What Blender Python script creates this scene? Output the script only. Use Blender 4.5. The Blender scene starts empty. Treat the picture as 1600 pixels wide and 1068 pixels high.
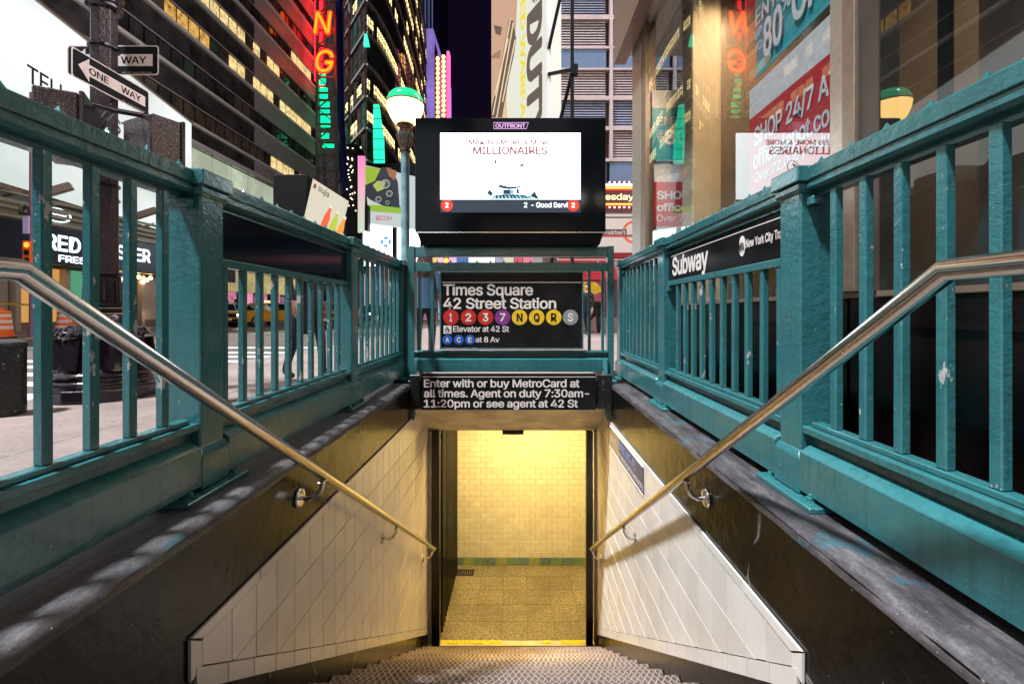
import bpy, bmesh, math, random
from mathutils import Vector, Matrix
random.seed(7)
sc = bpy.context.scene
col = sc.collection
CZ = 0.78                    # eye height above the sidewalk; built with the eye at z=0 and lifted at the end

# ---------------------------------------------------------------- camera
cd = bpy.data.cameras.new('camera'); cam = bpy.data.objects.new('camera', cd); col.objects.link(cam)
cd.sensor_width = 36; cd.lens = 16.0; cd.shift_x = -11/1600; cd.shift_y = -47/1600
cd.clip_start = 0.02; cd.clip_end = 600
cam.location = (0, 0, CZ); cam.rotation_euler = (math.pi/2, 0, 0)
sc.camera = cam
# ---------------------------------------------------------------- night sky
w = bpy.data.worlds.new('World'); sc.world = w; w.use_nodes = True
bg = w.node_tree.nodes['Background']; bg.inputs[0].default_value = (0.30, 0.16, 0.62, 1); bg.inputs[1].default_value = 0.008
# ---------------------------------------------------------------- the high flood of screen light over the square
sd = bpy.data.lights.new('sun', 'SUN'); sd.energy = 5.0; sd.angle = math.radians(5); sd.color = (0.84, 0.94, 1.0)
sun = bpy.data.objects.new('sun', sd); col.objects.link(sun)
sun.rotation_euler = Vector((0.38, 0.24, -1)).to_track_quat('-Z', 'Y').to_euler(); sun.location = (0, 0, 30)
sc.view_settings.view_transform = 'Standard'; sc.view_settings.look = 'None'
sc.view_settings.exposure = 0.95; sc.view_settings.gamma = 1; sc.view_settings.use_curve_mapping = False
sc.cycles.use_denoising = True
sc.cycles.max_bounces = 8; sc.cycles.transparent_max_bounces = 8; sc.cycles.diffuse_bounces = 4
sc.cycles.sample_clamp_indirect = 6; sc.cycles.caustics_reflective = False; sc.cycles.caustics_refractive = False

# ---------------------------------------------------------------- helpers
F = 711.0; VX = 811.0; VY = 487.0
def X(px, d): return (px-VX)/F*d
def Z(py, d): return (VY-py)/F*d

ORG = {}                      # world origin of every object that can be a parent
def newobj(name, data, loc, parent=None):
    o = bpy.data.objects.new(name, data); col.objects.link(o)
    loc = Vector(loc)
    if parent is not None:
        o.parent = parent; o.location = loc - ORG[parent.name]
    else:
        o.location = loc
    ORG[o.name] = loc
    return o
def tag(o, label=None, cat=None, group=None, kind=None):
    if label: o['label'] = label
    if cat: o['category'] = cat
    if group: o['group'] = group
    if kind: o['kind'] = kind
    return o
def thing(name, label, cat, loc, group=None, kind=None):
    return tag(newobj(name, None, loc), label, cat, group, kind)
def struct(name, loc=(0, 0, 0), label=None):
    return tag(newobj(name, None, loc), label, None, None, 'structure')

class MB:
    def __init__(s): s.v = []; s.f = []; s.mi = []; s.cur = 0
    def add(s, vs, fs):
        n = len(s.v); s.v += [tuple(v) for v in vs]
        for f in fs: s.f.append([n+i for i in f]); s.mi.append(s.cur)
        return s
    def box(s, x0, x1, y0, y1, z0, z1):
        if x0 > x1: x0, x1 = x1, x0
        if y0 > y1: y0, y1 = y1, y0
        if z0 > z1: z0, z1 = z1, z0
        return s.add([(x0,y0,z0),(x1,y0,z0),(x1,y1,z0),(x0,y1,z0),(x0,y0,z1),(x1,y0,z1),(x1,y1,z1),(x0,y1,z1)],
              [(0,3,2,1),(4,5,6,7),(0,1,5,4),(1,2,6,5),(2,3,7,6),(3,0,4,7)])
    def quad(s, *p): return s.add(p, [tuple(range(len(p)))])
    def prism(s, poly, a, b, axis='y'):
        n = len(poly)
        if axis == 'y': P = [(u, a, v) for u, v in poly] + [(u, b, v) for u, v in poly]
        elif axis == 'x': P = [(a, u, v) for u, v in poly] + [(b, u, v) for u, v in poly]
        else: P = [(u, v, a) for u, v in poly] + [(u, v, b) for u, v in poly]
        return s.add(P, [tuple(range(n))[::-1], tuple(range(n, 2*n))] + [(i, (i+1) % n, n+(i+1) % n, n+i) for i in range(n)])
    def loft(s, rings, cap=True):
        n = len(rings[0]); V = [p for r in rings for p in r]; fs = []
        for k in range(len(rings)-1):
            for i in range(n):
                j = (i+1) % n; fs.append((k*n+i, k*n+j, (k+1)*n+j, (k+1)*n+i))
        if cap: fs += [tuple(range(n))[::-1], tuple(range((len(rings)-1)*n, len(rings)*n))]
        return s.add(V, fs)
    def lathe(s, prof, c=(0, 0, 0), n=24, cap=True):
        rings = [[(c[0]+r*math.cos(2*math.pi*i/n), c[1]+r*math.sin(2*math.pi*i/n), c[2]+z) for i in range(n)] for r, z in prof]
        return s.loft(rings, cap)
    def tube(s, pts, r, n=12, cap=True):
        pts = [Vector(p) for p in pts]; rr = r if isinstance(r, (list, tuple)) else [r]*len(pts)
        rings = []; up = None
        for i, p in enumerate(pts):
            d = (pts[min(i+1, len(pts)-1)]-pts[max(i-1, 0)]).normalized()
            if up is None:
                up = Vector((0, 0, 1)) if abs(d.z) < .95 else Vector((0, 1, 0))
            a = d.cross(up).normalized(); b = a.cross(d).normalized(); up = b
            k = 1.0
            if 0 < i < len(pts)-1:
                d0 = (p-pts[i-1]).normalized(); d1 = (pts[i+1]-p).normalized()
                k = 1/max(.6, math.cos(d0.angle(d1)/2))
            rings.append([p+(a*math.cos(t)+b*math.sin(t)*k)*rr[i] for t in [2*math.pi*j/n for j in range(n)]])
        return s.loft(rings, cap)
    def bar(s, p, q, w=.05, h=None):
        h = h or w; p = Vector(p); q = Vector(q); d = (q-p).normalized()
        up = Vector((0, 0, 1)) if abs(d.z) < .95 else Vector((0, 1, 0))
        a = d.cross(up).normalized()*w/2; b = a.cross(d).normalized()*h/2
        return s.loft([[e-a-b, e+a-b, e+a+b, e-a+b] for e in (p, q)])
    def mesh(s, name, mats, org=Vector((0, 0, 0)), bevel=0, smooth=False, seg=1):
        me = bpy.data.meshes.new(name)
        me.from_pydata([tuple(Vector(v)-org) for v in s.v], [], s.f)
        for m in (mats if isinstance(mats, (list, tuple)) else [mats]): me.materials.append(m)
        for p, k in zip(me.polygons, s.mi): p.material_index = k
        bm = bmesh.new(); bm.from_mesh(me)
        bmesh.ops.recalc_face_normals(bm, faces=bm.faces)
        if bevel:
            es = [e for e in bm.edges if len(e.link_faces) == 2 and e.calc_face_angle(0) > .3]
            bmesh.ops.bevel(bm, geom=es, offset=bevel, segments=seg, profile=.5, affect='EDGES', clamp_overlap=True)
        bm.to_mesh(me); bm.free()
        if smooth:
            for p in me.polygons: p.use_smooth = True
            try: me.set_sharp_from_angle(angle=math.radians(38))
            except Exception: pass
        return me
    def local(s, name, mats, parent, loc=None, bevel=0, smooth=False, rot=None):
        o = newobj(name, s.mesh(name, mats, Vector((0, 0, 0)), bevel, smooth), ORG[parent.name] if loc is None else loc, parent)
        if rot: o.rotation_euler = rot
        return o
    def build(s, name, mats, parent=None, loc=None, bevel=0, smooth=False, seg=1):
        if loc is None:
            loc = ORG[parent.name] if parent is not None else (0, 0, 0)
        return newobj(name, s.mesh(name, mats, Vector(loc), bevel, smooth, seg), loc, parent)

def piece(name, me, loc, parent, rot=None):
    o = newobj(name, me, loc, parent)
    if rot: o.rotation_euler = rot
    return o
def copy_tree(o, dloc, parent=None, top=True):
    c = o.copy(); col.objects.link(c)
    if top:
        c.location = Vector(o.location)+Vector(dloc); ORG[c.name] = Vector(ORG[o.name])+Vector(dloc)
    else:
        c.parent = parent
    for ch in list(o.children): copy_tree(ch, dloc, c, False)
    return c

# ---------------------------------------------------------------- lettering
_capcache = {}
SANS = None
try:      # the grotesque that ships with Blender itself; without it the built-in font is used
    SANS = bpy.data.fonts.load(bpy.utils.system_resource('DATAFILES', path='fonts') + '/Inter.woff2')
except Exception: pass
def _textmesh(body, off, shear=0.0):
    cu = bpy.data.curves.new('t', 'FONT'); cu.body = body; cu.size = 1
    if SANS: cu.font = SANS
    cu.space_character = .96; cu.offset = off; cu.resolution_u = 3; cu.shear = shear
    ob = bpy.data.objects.new('t', cu); col.objects.link(ob)
    dg = bpy.context.evaluated_depsgraph_get(); dg.update()
    me = bpy.data.meshes.new_from_object(ob.evaluated_get(dg))
    bpy.data.objects.remove(ob); bpy.data.curves.remove(cu)
    return me
def text(name, body, mat, parent, o, r, u, width, cap, bold=.02, off=.002, shear=0.0, label=None, thick=0.0, split=False):
    """body fitted so its left end / baseline sits at o, runs `width` along r and has cap height `cap` along u"""
    key = (round(bold, 3), round(shear, 2))
    if key not in _capcache:
        m = _textmesh('H', 0 if SANS else bold, shear); _capcache[key] = (min(v.co.y for v in m.vertices), max(v.co.y for v in m.vertices)); bpy.data.meshes.remove(m)
    b0, b1 = _capcache[key]
    me = _textmesh(body, 0 if SANS else bold, shear)
    if not me.vertices: return None
    layers = [(0, 0)]
    if SANS and bold > .004:      # heavier weight: overlaid copies a hair apart
        bb = bold*.95; layers = [(-bb, 0), (bb, 0), (0, bb*.8), (0, -bb*.8), (bb*.7, bb*.6), (-bb*.7, -bb*.6), (-bb*.7, bb*.6), (bb*.7, -bb*.6)]
        vs = [v.co.copy() for v in me.vertices]; fs = [list(p.vertices) for p in me.polygons]; nv = len(vs)
        m2 = bpy.data.meshes.new('t'); m2.from_pydata([(v.x+dx, v.y+dy, k*.00004) for k, (dx, dy) in enumerate(layers) for v in vs], [], [[i+k*nv for i in f] for k in range(len(layers)) for f in fs]); me = m2
    x0 = min(v.co.x for v in me.vertices); x1 = max(v.co.x for v in me.vertices)
    o = Vector(o); r = Vector(r).normalized(); u = Vector(u).normalized(); n = r.cross(u)
    sx = width/(x1-x0); sy = cap/(b1-b0)
    for v in me.vertices:
        v.co = (v.co.x-x0)*sx*r + (v.co.y-b0)*sy*u + n*(off+v.co.z)
    me.materials.clear(); me.materials.append(mat)
    if thick and False:
        bm = bmesh.new(); bm.from_mesh(me)
        bmesh.ops.remove_doubles(bm, verts=bm.verts, dist=1e-6)
        g = bmesh.ops.extrude_face_region(bm, geom=bm.faces[:])
        bmesh.ops.translate(bm, verts=[e for e in g['geom'] if isinstance(e, bmesh.types.BMVert)], vec=n*thick)
        bmesh.ops.recalc_face_normals(bm, faces=bm.faces); bm.to_mesh(me); bm.free()
    if split:
        bm = bmesh.new(); bm.from_mesh(me); bmesh.ops.remove_doubles(bm, verts=bm.verts, dist=1e-7); bm.to_mesh(me); bm.free()
        n_ = len(me.vertices); par_ = list(range(n_))
        def fd(i):
            while par_[i] != i: par_[i] = par_[par_[i]]; i = par_[i]
            return i
        for e in me.edges: par_[fd(e.vertices[0])] = fd(e.vertices[1])
        isl = {}
        for v in me.vertices: isl.setdefault(fd(v.index), []).append(v.index)
        spans = sorted((min(me.vertices[i].co.dot(r) for i in q), max(me.vertices[i].co.dot(r) for i in q), q) for q in isl.values())
        groups = []
        for a_, b_, q in spans:
            if groups and a_ < groups[-1][1]-(groups[-1][1]-groups[-1][0])*.35: groups[-1][1] = max(groups[-1][1], b_); groups[-1][2] += q
            else: groups.append([a_, b_, list(q)])
        for a_, b_, q in groups:
            mp = {i: k for k, i in enumerate(q)}; m2 = bpy.data.meshes.new('letter')
            m2.from_pydata([me.vertices[i].co[:] for i in q], [], [[mp[i] for i in p.vertices] for p in me.polygons if p.vertices[0] in mp]); m2.materials.append(mat)
            ob = newobj('letter', m2, o, parent)
        return ob
    ob = newobj(name, me, o, parent)
    if label: ob['label'] = label
    return ob
def disc(mb, c, r, u, rad, n=24, t=.001, rx=1.0):
    c = Vector(c); r = Vector(r).normalized(); u = Vector(u).normalized(); nn = r.cross(u)
    ring = [c+r*math.cos(2*math.pi*i/n)*rad*rx+u*math.sin(2*math.pi*i/n)*rad for i in range(n)]
    return mb.loft([ring, [p+nn*t for p in ring]])
def ringshape(mb, c, r, u, r0, r1, n=32, t=.001):
    c = Vector(c); r = Vector(r).normalized(); u = Vector(u).normalized(); nn = r.cross(u)
    for i in range(n):
        a, b = 2*math.pi*i/n, 2*math.pi*(i+1)/n
        q = [c+(r*math.cos(t_)+u*math.sin(t_))*R for t_, R in ((a, r0), (b, r0), (b, r1), (a, r1))]
        mb.quad(*[p+nn*t for p in q])
    return mb

# ---------------------------------------------------------------- materials
def nodes(name):
    m = bpy.data.materials.new(name); m.use_nodes = True
    nt = m.node_tree; b = nt.nodes['Principled BSDF']
    return m, nt, b
def N(nt, t, **kw):
    n = nt.nodes.new(t)
    for k, v in kw.items():
        if k.startswith('i_'):
            key = k[2:].replace('_', ' ')
            n.inputs[int(key) if key.isdigit() else key].default_value = v
        else: setattr(n, k, v)
    return n
def L(nt, a, b): nt.links.new(a, b)
def coords(nt, scale=1.0, kind='Object'):
    tc = N(nt, 'ShaderNodeTexCoord')
    if kind == 'World':
        g = N(nt, 'ShaderNodeNewGeometry'); out = g.outputs['Position']
    else: out = tc.outputs[kind]
    mp = N(nt, 'ShaderNodeMapping'); 
    mp.inputs['Scale'].default_value = (scale,)*3 if not isinstance(scale, tuple) else scale
    L(nt, out, mp.inputs['Vector']); return mp.outputs['Vector']
def ramp(nt, src, stops):
    r = N(nt, 'ShaderNodeValToRGB'); e = r.color_ramp.elements
    while len(e) < len(stops): e.new(.5)
    for k, (p, c) in enumerate(stops):
        e[k].position = p; e[k].color = (c if isinstance(c, tuple) else (c, c, c)) + ((1,) if not isinstance(c, tuple) or len(c) == 3 else ())
    L(nt, src, r.inputs[0]); return r.outputs[0]
def mixc(nt, f, a, b):
    m = N(nt, 'ShaderNodeMix', data_type='RGBA')
    for s, v in ((0, f), (6, a), (7, b)):
        if isinstance(v, tuple): m.inputs[s].default_value = v if len(v) == 4 else v+(1,)
        elif isinstance(v, float): m.inputs[s].default_value = v
        else: L(nt, v, m.inputs[s])
    return m.outputs[2]
def noise(nt, vec, scale, detail=4, rough=.55, dist=0):
    n = N(nt, 'ShaderNodeTexNoise'); n.inputs['Scale'].default_value = scale; n.inputs['Detail'].default_value = detail
    n.inputs['Roughness'].default_value = rough; n.inputs['Distortion'].default_value = dist
    L(nt, vec, n.inputs['Vector']); return n.outputs['Fac']
def bump(nt, b, h, strength=.3, dist=.01, prev=None):
    bp = N(nt, 'ShaderNodeBump'); bp.inputs['Strength'].default_value = strength; bp.inputs['Distance'].default_value = dist
    L(nt, h, bp.inputs['Height'])
    if prev is not None: L(nt, prev, bp.inputs['Normal'])
    L(nt, bp.outputs[0], b.inputs['Normal']); return bp.outputs[0]
def plain(name, c, rough=.5, metal=0.0, var=.12, vs=30.0, bs=0.0, bsc=60.0, spec=None, coat=0.0):
    m, nt, b = nodes(name)
    v = coords(nt, 1.0, 'World')
    f = noise(nt, v, vs, 3)
    lo = tuple(x*(1-var) for x in c); hi = tuple(min(1, x*(1+var)) for x in c)
    L(nt, ramp(nt, f, [(.3, lo), (.7, hi)]), b.inputs['Base Color'])
    b.inputs['Roughness'].default_value = rough; b.inputs['Metallic'].default_value = metal
    if coat: b.inputs['Coat Weight'].default_value = coat
    if bs: bump(nt, b, noise(nt, v, bsc, 3), bs, .004)
    return m
def emit(name, c, s=1.0):
    m, nt, b = nodes(name)
    b.inputs['Base Color'].default_value = (0, 0, 0, 1); b.inputs['Roughness'].default_value = .5
    b.inputs['Emission Color'].default_value = c+(1,); b.inputs['Emission Strength'].default_value = s*(.72 if s < 8 else 1)
    return m
def iron_paint(name, c, chips=.0, rough=.15, scale=1.0, chipcol=(.42, .40, .38)):
    m, nt, b = nodes(name)
    v = coords(nt, 1.0, 'World'); b.inputs['Coat Weight'].default_value = .35; b.inputs['Coat Roughness'].default_value = .08
    big = noise(nt, v, 5, 4); base = ramp(nt, big, [(.3, tuple(x*.88 for x in c)), (.72, tuple(x*1.1 for x in c))])
    # rust specks and old primer
    sp = ramp(nt, noise(nt, v, 70, 2, .5), [(.735, 0.0), (.755, 1.0)])
    colr = mixc(nt, sp, base, (.30, .24, .20, 1))
    dust = ramp(nt, noise(nt, v, 2.3, 5, .7), [(.5, 0.0), (.9, .35)])
    colr = mixc(nt, dust, colr, (c[0]*1.6+.03, c[1]*1.3+.02, c[2]*1.1+.01, 1))
    runs = ramp(nt, noise(nt, coords(nt, (14, 14, 1.3), 'World'), 3, 5, .65), [(.50, 0.0), (.72, .55)])
    colr = mixc(nt, runs, colr, (c[0]*.55+.006, c[1]*.50, c[2]*.48, 1))
    lump = noise(nt, v, 150*scale, 3, .6); slow = noise(nt, v, 38*scale, 3, .5)
    hsum = N(nt, 'ShaderNodeMath', operation='ADD'); L(nt, lump, hsum.inputs[0]); 
    mu = N(nt, 'ShaderNodeMath', operation='MULTIPLY'); mu.inputs[1].default_value = 2.2; L(nt, slow, mu.inputs[0]); L(nt, mu.outputs[0], hsum.inputs[1])
    h = hsum.outputs[0]
    if chips:
        vo = N(nt, 'ShaderNodeMapping'); vo.inputs['Scale'].default_value = (1, 1, .45); L(nt, v, vo.inputs['Vector'])
        cn = noise(nt, vo.outputs[0], 17, 5, .72)
        th = .62-chips*.25
        ch = ramp(nt, cn, [(th+.035, 0.0), (th+.045, 1.0)])
        colr = mixc(nt, ch, colr, chipcol+(1,))
        s2 = N(nt, 'ShaderNodeMath', operation='SUBTRACT'); L(nt, h, s2.inputs[0]); L(nt, ch, s2.inputs[1]); h = s2.outputs[0]
    L(nt, colr, b.inputs['Base Color'])
    L(nt, ramp(nt, noise(nt, v, 12, 3), [(.3, rough*.8), (.7, rough*1.4)]), b.inputs['Roughness'])
    bump(nt, b, h, .30, .0042)
    return m
TEAL = (.030, .142, .152)
M = {}
M['teal'] = iron_paint('teal_paint', TEAL)
M['teal_bar'] = iron_paint('teal_paint_chipped', TEAL, chips=.07)
M['teal_bar_worn'] = iron_paint('teal_paint_worn', TEAL, chips=.17)
M['nut'] = iron_paint('painted_nut', (.03, .17, .16))

def black_wall():
    m, nt, b = nodes('black_gloss_paint'); v = coords(nt, 1, 'World')
    d = ramp(nt, noise(nt, v, 3.5, 5, .65), [(.35, (.003, .0025, .0025)), (.75, (.008, .0065, .0055))])
    # scuffs and scratches
    wv = N(nt, 'ShaderNodeTexVoronoi', feature='DISTANCE_TO_EDGE'); wv.inputs['Scale'].default_value = 2.1
    ds = N(nt, 'ShaderNodeMix', data_type='VECTOR'); ds.inputs[0].default_value = .25
    nn = N(nt, 'ShaderNodeTexNoise'); nn.inputs['Scale'].default_value = 3; L(nt, v, nn.inputs['Vector'])
    L(nt, v, ds.inputs[4]); L(nt, nn.outputs['Color'], ds.inputs[5]); L(nt, ds.outputs[1], wv.inputs['Vector'])
    cr = ramp(nt, wv.outputs['Distance'], [(.0, 1.0), (.010, 0.0)])
    mask = ramp(nt, noise(nt, v, 4, 4, .6), [(.53, 0.0), (.64, 1.0)])
    mm = N(nt, 'ShaderNodeMath', operation='MULTIPLY'); L(nt, cr, mm.inputs[0]); L(nt, mask, mm.inputs[1])
    d = mixc(nt, mm.outputs[0], d, (.25, .22, .20, 1))
    sp = ramp(nt, noise(nt, v, 95, 2, .5), [(.76, 0.0), (.79, 1.0)])
    d = mixc(nt, sp, d, (.40, .37, .34, 1))
    L(nt, d, b.inputs['Base Color'])
    L(nt, ramp(nt, noise(nt, v, 9, 4), [(.3, .13), (.75, .26)]), b.inputs['Roughness'])
    b.inputs['Specular IOR Level'].default_value = .20
    h = noise(nt, v, 16, 6, .6, .4)
    bump(nt, b, h, .22, .012)
    return m
M['black_wall'] = black_wall()

def coping_mat():
    m, nt, b = nodes('worn_coping_concrete'); v = coords(nt, 1, 'World')
    st = coords(nt, (5.0, 1.2, 5.0), 'World')
    base = ramp(nt, noise(nt, st, 4, 6, .7), [(.28, (.022, .018, .022)), (.50, (.075, .062, .066)), (.72, (.19, .165, .17))])
    fine = ramp(nt, noise(nt, v, 90, 4, .7), [(.35, .55), (.7, 1.15)])
    mul = N(nt, 'ShaderNodeMix', data_type='RGBA', blend_type='MULTIPLY'); mul.inputs[0].default_value = .8
    L(nt, base, mul.inputs[6]); L(nt, fine, mul.inputs[7])
    blue = ramp(nt, noise(nt, v, 6, 4, .6), [(.62, 0.0), (.66, .55)])
    d = mixc(nt, blue, mul.outputs[2], (.03, .11, .14, 1))
    sp = ramp(nt, noise(nt, v, 120, 2), [(.735, 0.0), (.755, 1.0)])
    d = mixc(nt, sp, d, (.55, .52, .50, 1))
    L(nt, d, b.inputs['Base Color']); b.inputs['Roughness'].default_value = .38
    bump(nt, b, noise(nt, v, 60, 6, .7), .5, .006)
    return m
M['coping'] = coping_mat()

def tile_mat(name, c, rough=.12, varo=.10, grime=.35):
    m, nt, b = nodes(name); v = coords(nt, 1, 'World')
    oi = N(nt, 'ShaderNodeObjectInfo')
    rnd = ramp(nt, oi.outputs['Random'], [(0, tuple(x*(1-varo) for x in c)), (1, tuple(min(1, x*(1+varo*.4)) for x in c))])
    g = ramp(nt, noise(nt, v, 3.0, 5, .65), [(.45, 0.0), (.85, grime)])
    d = mixc(nt, g, rnd, (c[0]*.55, c[1]*.45, c[2]*.33, 1))
    L(nt, d, b.inputs['Base Color'])
    L(nt, ramp(nt, noise(nt, v, 7, 3), [(.3, rough), (.8, rough*2.4)]), b.inputs['Roughness'])
    bump(nt, b, noise(nt, v, 11, 2), .06, .01)
    return m
M['tile'] = tile_mat('cream_glazed_tile', (.72, .635, .585), .11)
M['wall_tile'] = tile_mat('ivory_subway_tile', (.72, .68, .58), .16, .07, .3)
M['grout'] = plain('dark_grout', (.045, .032, .022), .8, bs=.3)
M['grout_light'] = plain('tan_grout', (.16, .12, .07), .8)
M['border_green'] = tile_mat('green_base_tile', (.16, .30, .17), .2)
M['border_blue'] = tile_mat('blue_green_base_tile', (.15, .22, .24), .2)
M['border_olive'] = tile_mat('olive_base_tile', (.30, .33, .14), .2)

def floor_mat():
    m, nt, b = nodes('terrazzo_floor_tile'); v = coords(nt, 1, 'World')
    oi = N(nt, 'ShaderNodeObjectInfo')
    c = ramp(nt, noise(nt, v, 46, 5, .75), [(.30, (.06, .05, .035)), (.5, (.26, .22, .15)), (.68, (.50, .44, .32))])
    t = ramp(nt, oi.outputs['Random'], [(0, .72), (1, 1.0)])
    mul = N(nt, 'ShaderNodeMix', data_type='RGBA', blend_type='MULTIPLY'); mul.inputs[0].default_value = 1
    L(nt, c, mul.inputs[6]); L(nt, t, mul.inputs[7])
    g = ramp(nt, noise(nt, v, 2.2, 4, .6), [(.45, 0.0), (.75, .6)])
    L(nt, mixc(nt, g, mul.outputs[2], (.10, .085, .06, 1)), b.inputs['Base Color'])
    L(nt, ramp(nt, noise(nt, v, 6, 3), [(.3, .28), (.7, .55)]), b.inputs['Roughness'])
    bump(nt, b, noise(nt, v, 80, 4), .15, .004)
    return m
M['floor_tile'] = floor_mat()

def tread_mat():
    m, nt, b = nodes('diamond_tread_steel'); v = coords(nt, 1, 'World')
    sep = N(nt, 'ShaderNodeSeparateXYZ'); L(nt, v, sep.inputs[0])
    def stripes(sign):
        a = N(nt, 'ShaderNodeMath', operation='MULTIPLY'); a.inputs[1].default_value = sign*30; L(nt, sep.outputs[0], a.inputs[0])
        c = N(nt, 'ShaderNodeMath', operation='MULTIPLY_ADD'); c.inputs[1].default_value = 22; L(nt, sep.outputs[1], c.inputs[0]); L(nt, a.outputs[0], c.inputs[2])
        f = N(nt, 'ShaderNodeMath', operation='PINGPONG'); f.inputs[1].default_value = .5; L(nt, c.outputs[0], f.inputs[0])
        return ramp(nt, f.outputs[0], [(.38, 0.0), (.455, 1.0)])
    mx = N(nt, 'ShaderNodeMath', operation='MAXIMUM'); L(nt, stripes(1), mx.inputs[0]); L(nt, stripes(-1), mx.inputs[1])
    wear = ramp(nt, noise(nt, v, 5, 5, .65), [(.3, (.075, .050, .045)), (.7, (.17, .125, .115))])
    d = mixc(nt, mx.outputs[0], wear, (.50, .37, .30, 1))
    spots = ramp(nt, noise(nt, v, 9, 5, .8), [(.62, 0.0), (.72, .6)])
    d = mixc(nt, spots, d, (.45, .38, .35, 1))
    L(nt, d, b.inputs['Base Color']); b.inputs['Metallic'].default_value = .35
    L(nt, ramp(nt, mx.outputs[0], [(0, .50), (1, .26)]), b.inputs['Roughness'])
    bump(nt, b, mx.outputs[0], .8, .003)
    return m
M['tread'] = tread_mat()
M['riser'] = plain('grey_riser', (.20, .15, .13), .5, bs=.3)

def steel():
    m, nt, b = nodes('brushed_steel'); v = coords(nt, (60, 1.5, 60), 'World')
    b.inputs['Metallic'].default_value = 1
    L(nt, ramp(nt, noise(nt, coords(nt, 1, 'World'), 4, 3), [(.3, (.66, .62, .58)), (.7, (.74, .70, .66))]), b.inputs['Base Color'])
    L(nt, ramp(nt, noise(nt, coords(nt, 1, 'World'), 14, 3), [(.3, .17), (.7, .24)]), b.inputs['Roughness'])
    return m
M['steel'] = steel()

def speckle(name, base=(.018, .008, .012), spot=(.36, .24, .22), sc_=70, rough=.28, th=.60):
    m, nt, b = nodes(name); v = coords(nt, 1, 'World')
    s = ramp(nt, noise(nt, v, sc_, 4, .8), [(th, 0.0), (th+.06, 1.0)])
    L(nt, mixc(nt, s, base+(1,), spot+(1,)), b.inputs['Base Color'])
    b.inputs['Roughness'].default_value = rough
    bump(nt, b, noise(nt, v, sc_*.8, 3), .6, .006)
    return m
M['pole'] = speckle('dark_maroon_speckled_iron')
M['iron_gloss'] = plain('dark_gloss_iron', (.014, .008, .012), .18, bs=.4, bsc=50)
M['gate'] = speckle('black_gate_paint', (.004, .004, .004), (.10, .09, .07), 40, .3, .66)
M['column_black'] = speckle('scuffed_black_steel', (.008, .008, .008), (.35, .33, .30), 36, .35, .62)

def concrete(name, c, joint=None, rough=.7, sc_=1.0):
    m, nt, b = nodes(name); v = coords(nt, 1, 'World')
    base = ramp(nt, noise(nt, v, 1.1*sc_, 6, .65), [(.3, tuple(x*.62 for x in c)), (.7, tuple(x*1.15 for x in c))])
    sp = ramp(nt, noise(nt, v, 26, 4, .8), [(.3, .72), (.72, 1.12)])
    mul = N(nt, 'ShaderNodeMix', data_type='RGBA', blend_type='MULTIPLY'); mul.inputs[0].default_value = 1
    L(nt, base, mul.inputs[6]); L(nt, sp, mul.inputs[7])
    gum = ramp(nt, noise(nt, v, 14, 2, .4), [(.72, 0.0), (.74, .7)])
    L(nt, mixc(nt, gum, mul.outputs[2], tuple(x*.3 for x in c)+(1,)), b.inputs['Base Color'])
    b.inputs['Roughness'].default_value = rough
    bump(nt, b, noise(nt, v, 120, 4), .4, .003)
    return m
M['sidewalk'] = concrete('sidewalk_concrete', (.285, .205, .18))
M['asphalt'] = concrete('worn_asphalt', (.135, .098, .08), rough=.5)
M['kerb'] = concrete('kerb_granite', (.27, .24, .22))
M['paint_white'] = concrete('road_paint_white', (.66, .62, .60), sc_=4)
M['soffit'] = plain('tan_soffit_paint', (.66, .58, .42), .55, bs=.25, bsc=20, vs=5, var=.25)
M['yellow_line'] = plain('yellow_edge_paint', (.85, .58, .03), .5, vs=40, var=.4)
M['sign_black'] = plain('black_enamel', (.010, .009, .010), .22, vs=4, var=.5)
M['sign_black'].node_tree.nodes['Principled BSDF'].inputs['Specular IOR Level'].default_value = .2
M['sign_navy'] = plain('navy_enamel', (.006, .012, .030), .12, vs=3, var=.5)
M['sign_white'] = plain('white_vinyl', (.78, .66, .62), .45)
M['white'] = plain('white_paint', (.78, .72, .70), .5)
M['pinkwhite'] = plain('reflective_sign_white', (.80, .66, .63), .4)
M['black'] = plain('flat_black', (.010, .010, .011), .45)
M['black'].node_tree.nodes['Principled BSDF'].inputs['Specular IOR Level'].default_value = .12
M['black_gloss'] = plain('black_glass_gloss', (.003, .004, .006), .10, vs=2)
M['black_gloss'].node_tree.nodes['Principled BSDF'].inputs['Specular IOR Level'].default_value = .10
M['red'] = plain('route_red', (.52, .02, .015), .4)
M['purple'] = plain('route_purple', (.22, .03, .22), .4)
M['yellow'] = plain('route_yellow', (.80, .48, .02), .4)
M['grey'] = plain('route_grey', (.25, .25, .26), .4)
M['blue'] = plain('route_blue', (.02, .10, .45), .4)
M['lamp_pole'] = plain('weathered_lamp_paint', (.15, .26, .28), .4, bs=.3, vs=9, var=.35)
M['bronze'] = plain('bronze_collar', (.16, .08, .045), .35, .6)
GZ = -CZ                     # sidewalk level before the final lift
EX = (1, 0, 0); EZ = (0, 0, 1)
WL, WR = -.953, .813         # faces of the stairwell walls
Y0, YD = .727, 4.78          # head of the stairs, door plane
FZ = -3.45                   # station floor
SL = .178/.267

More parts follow.
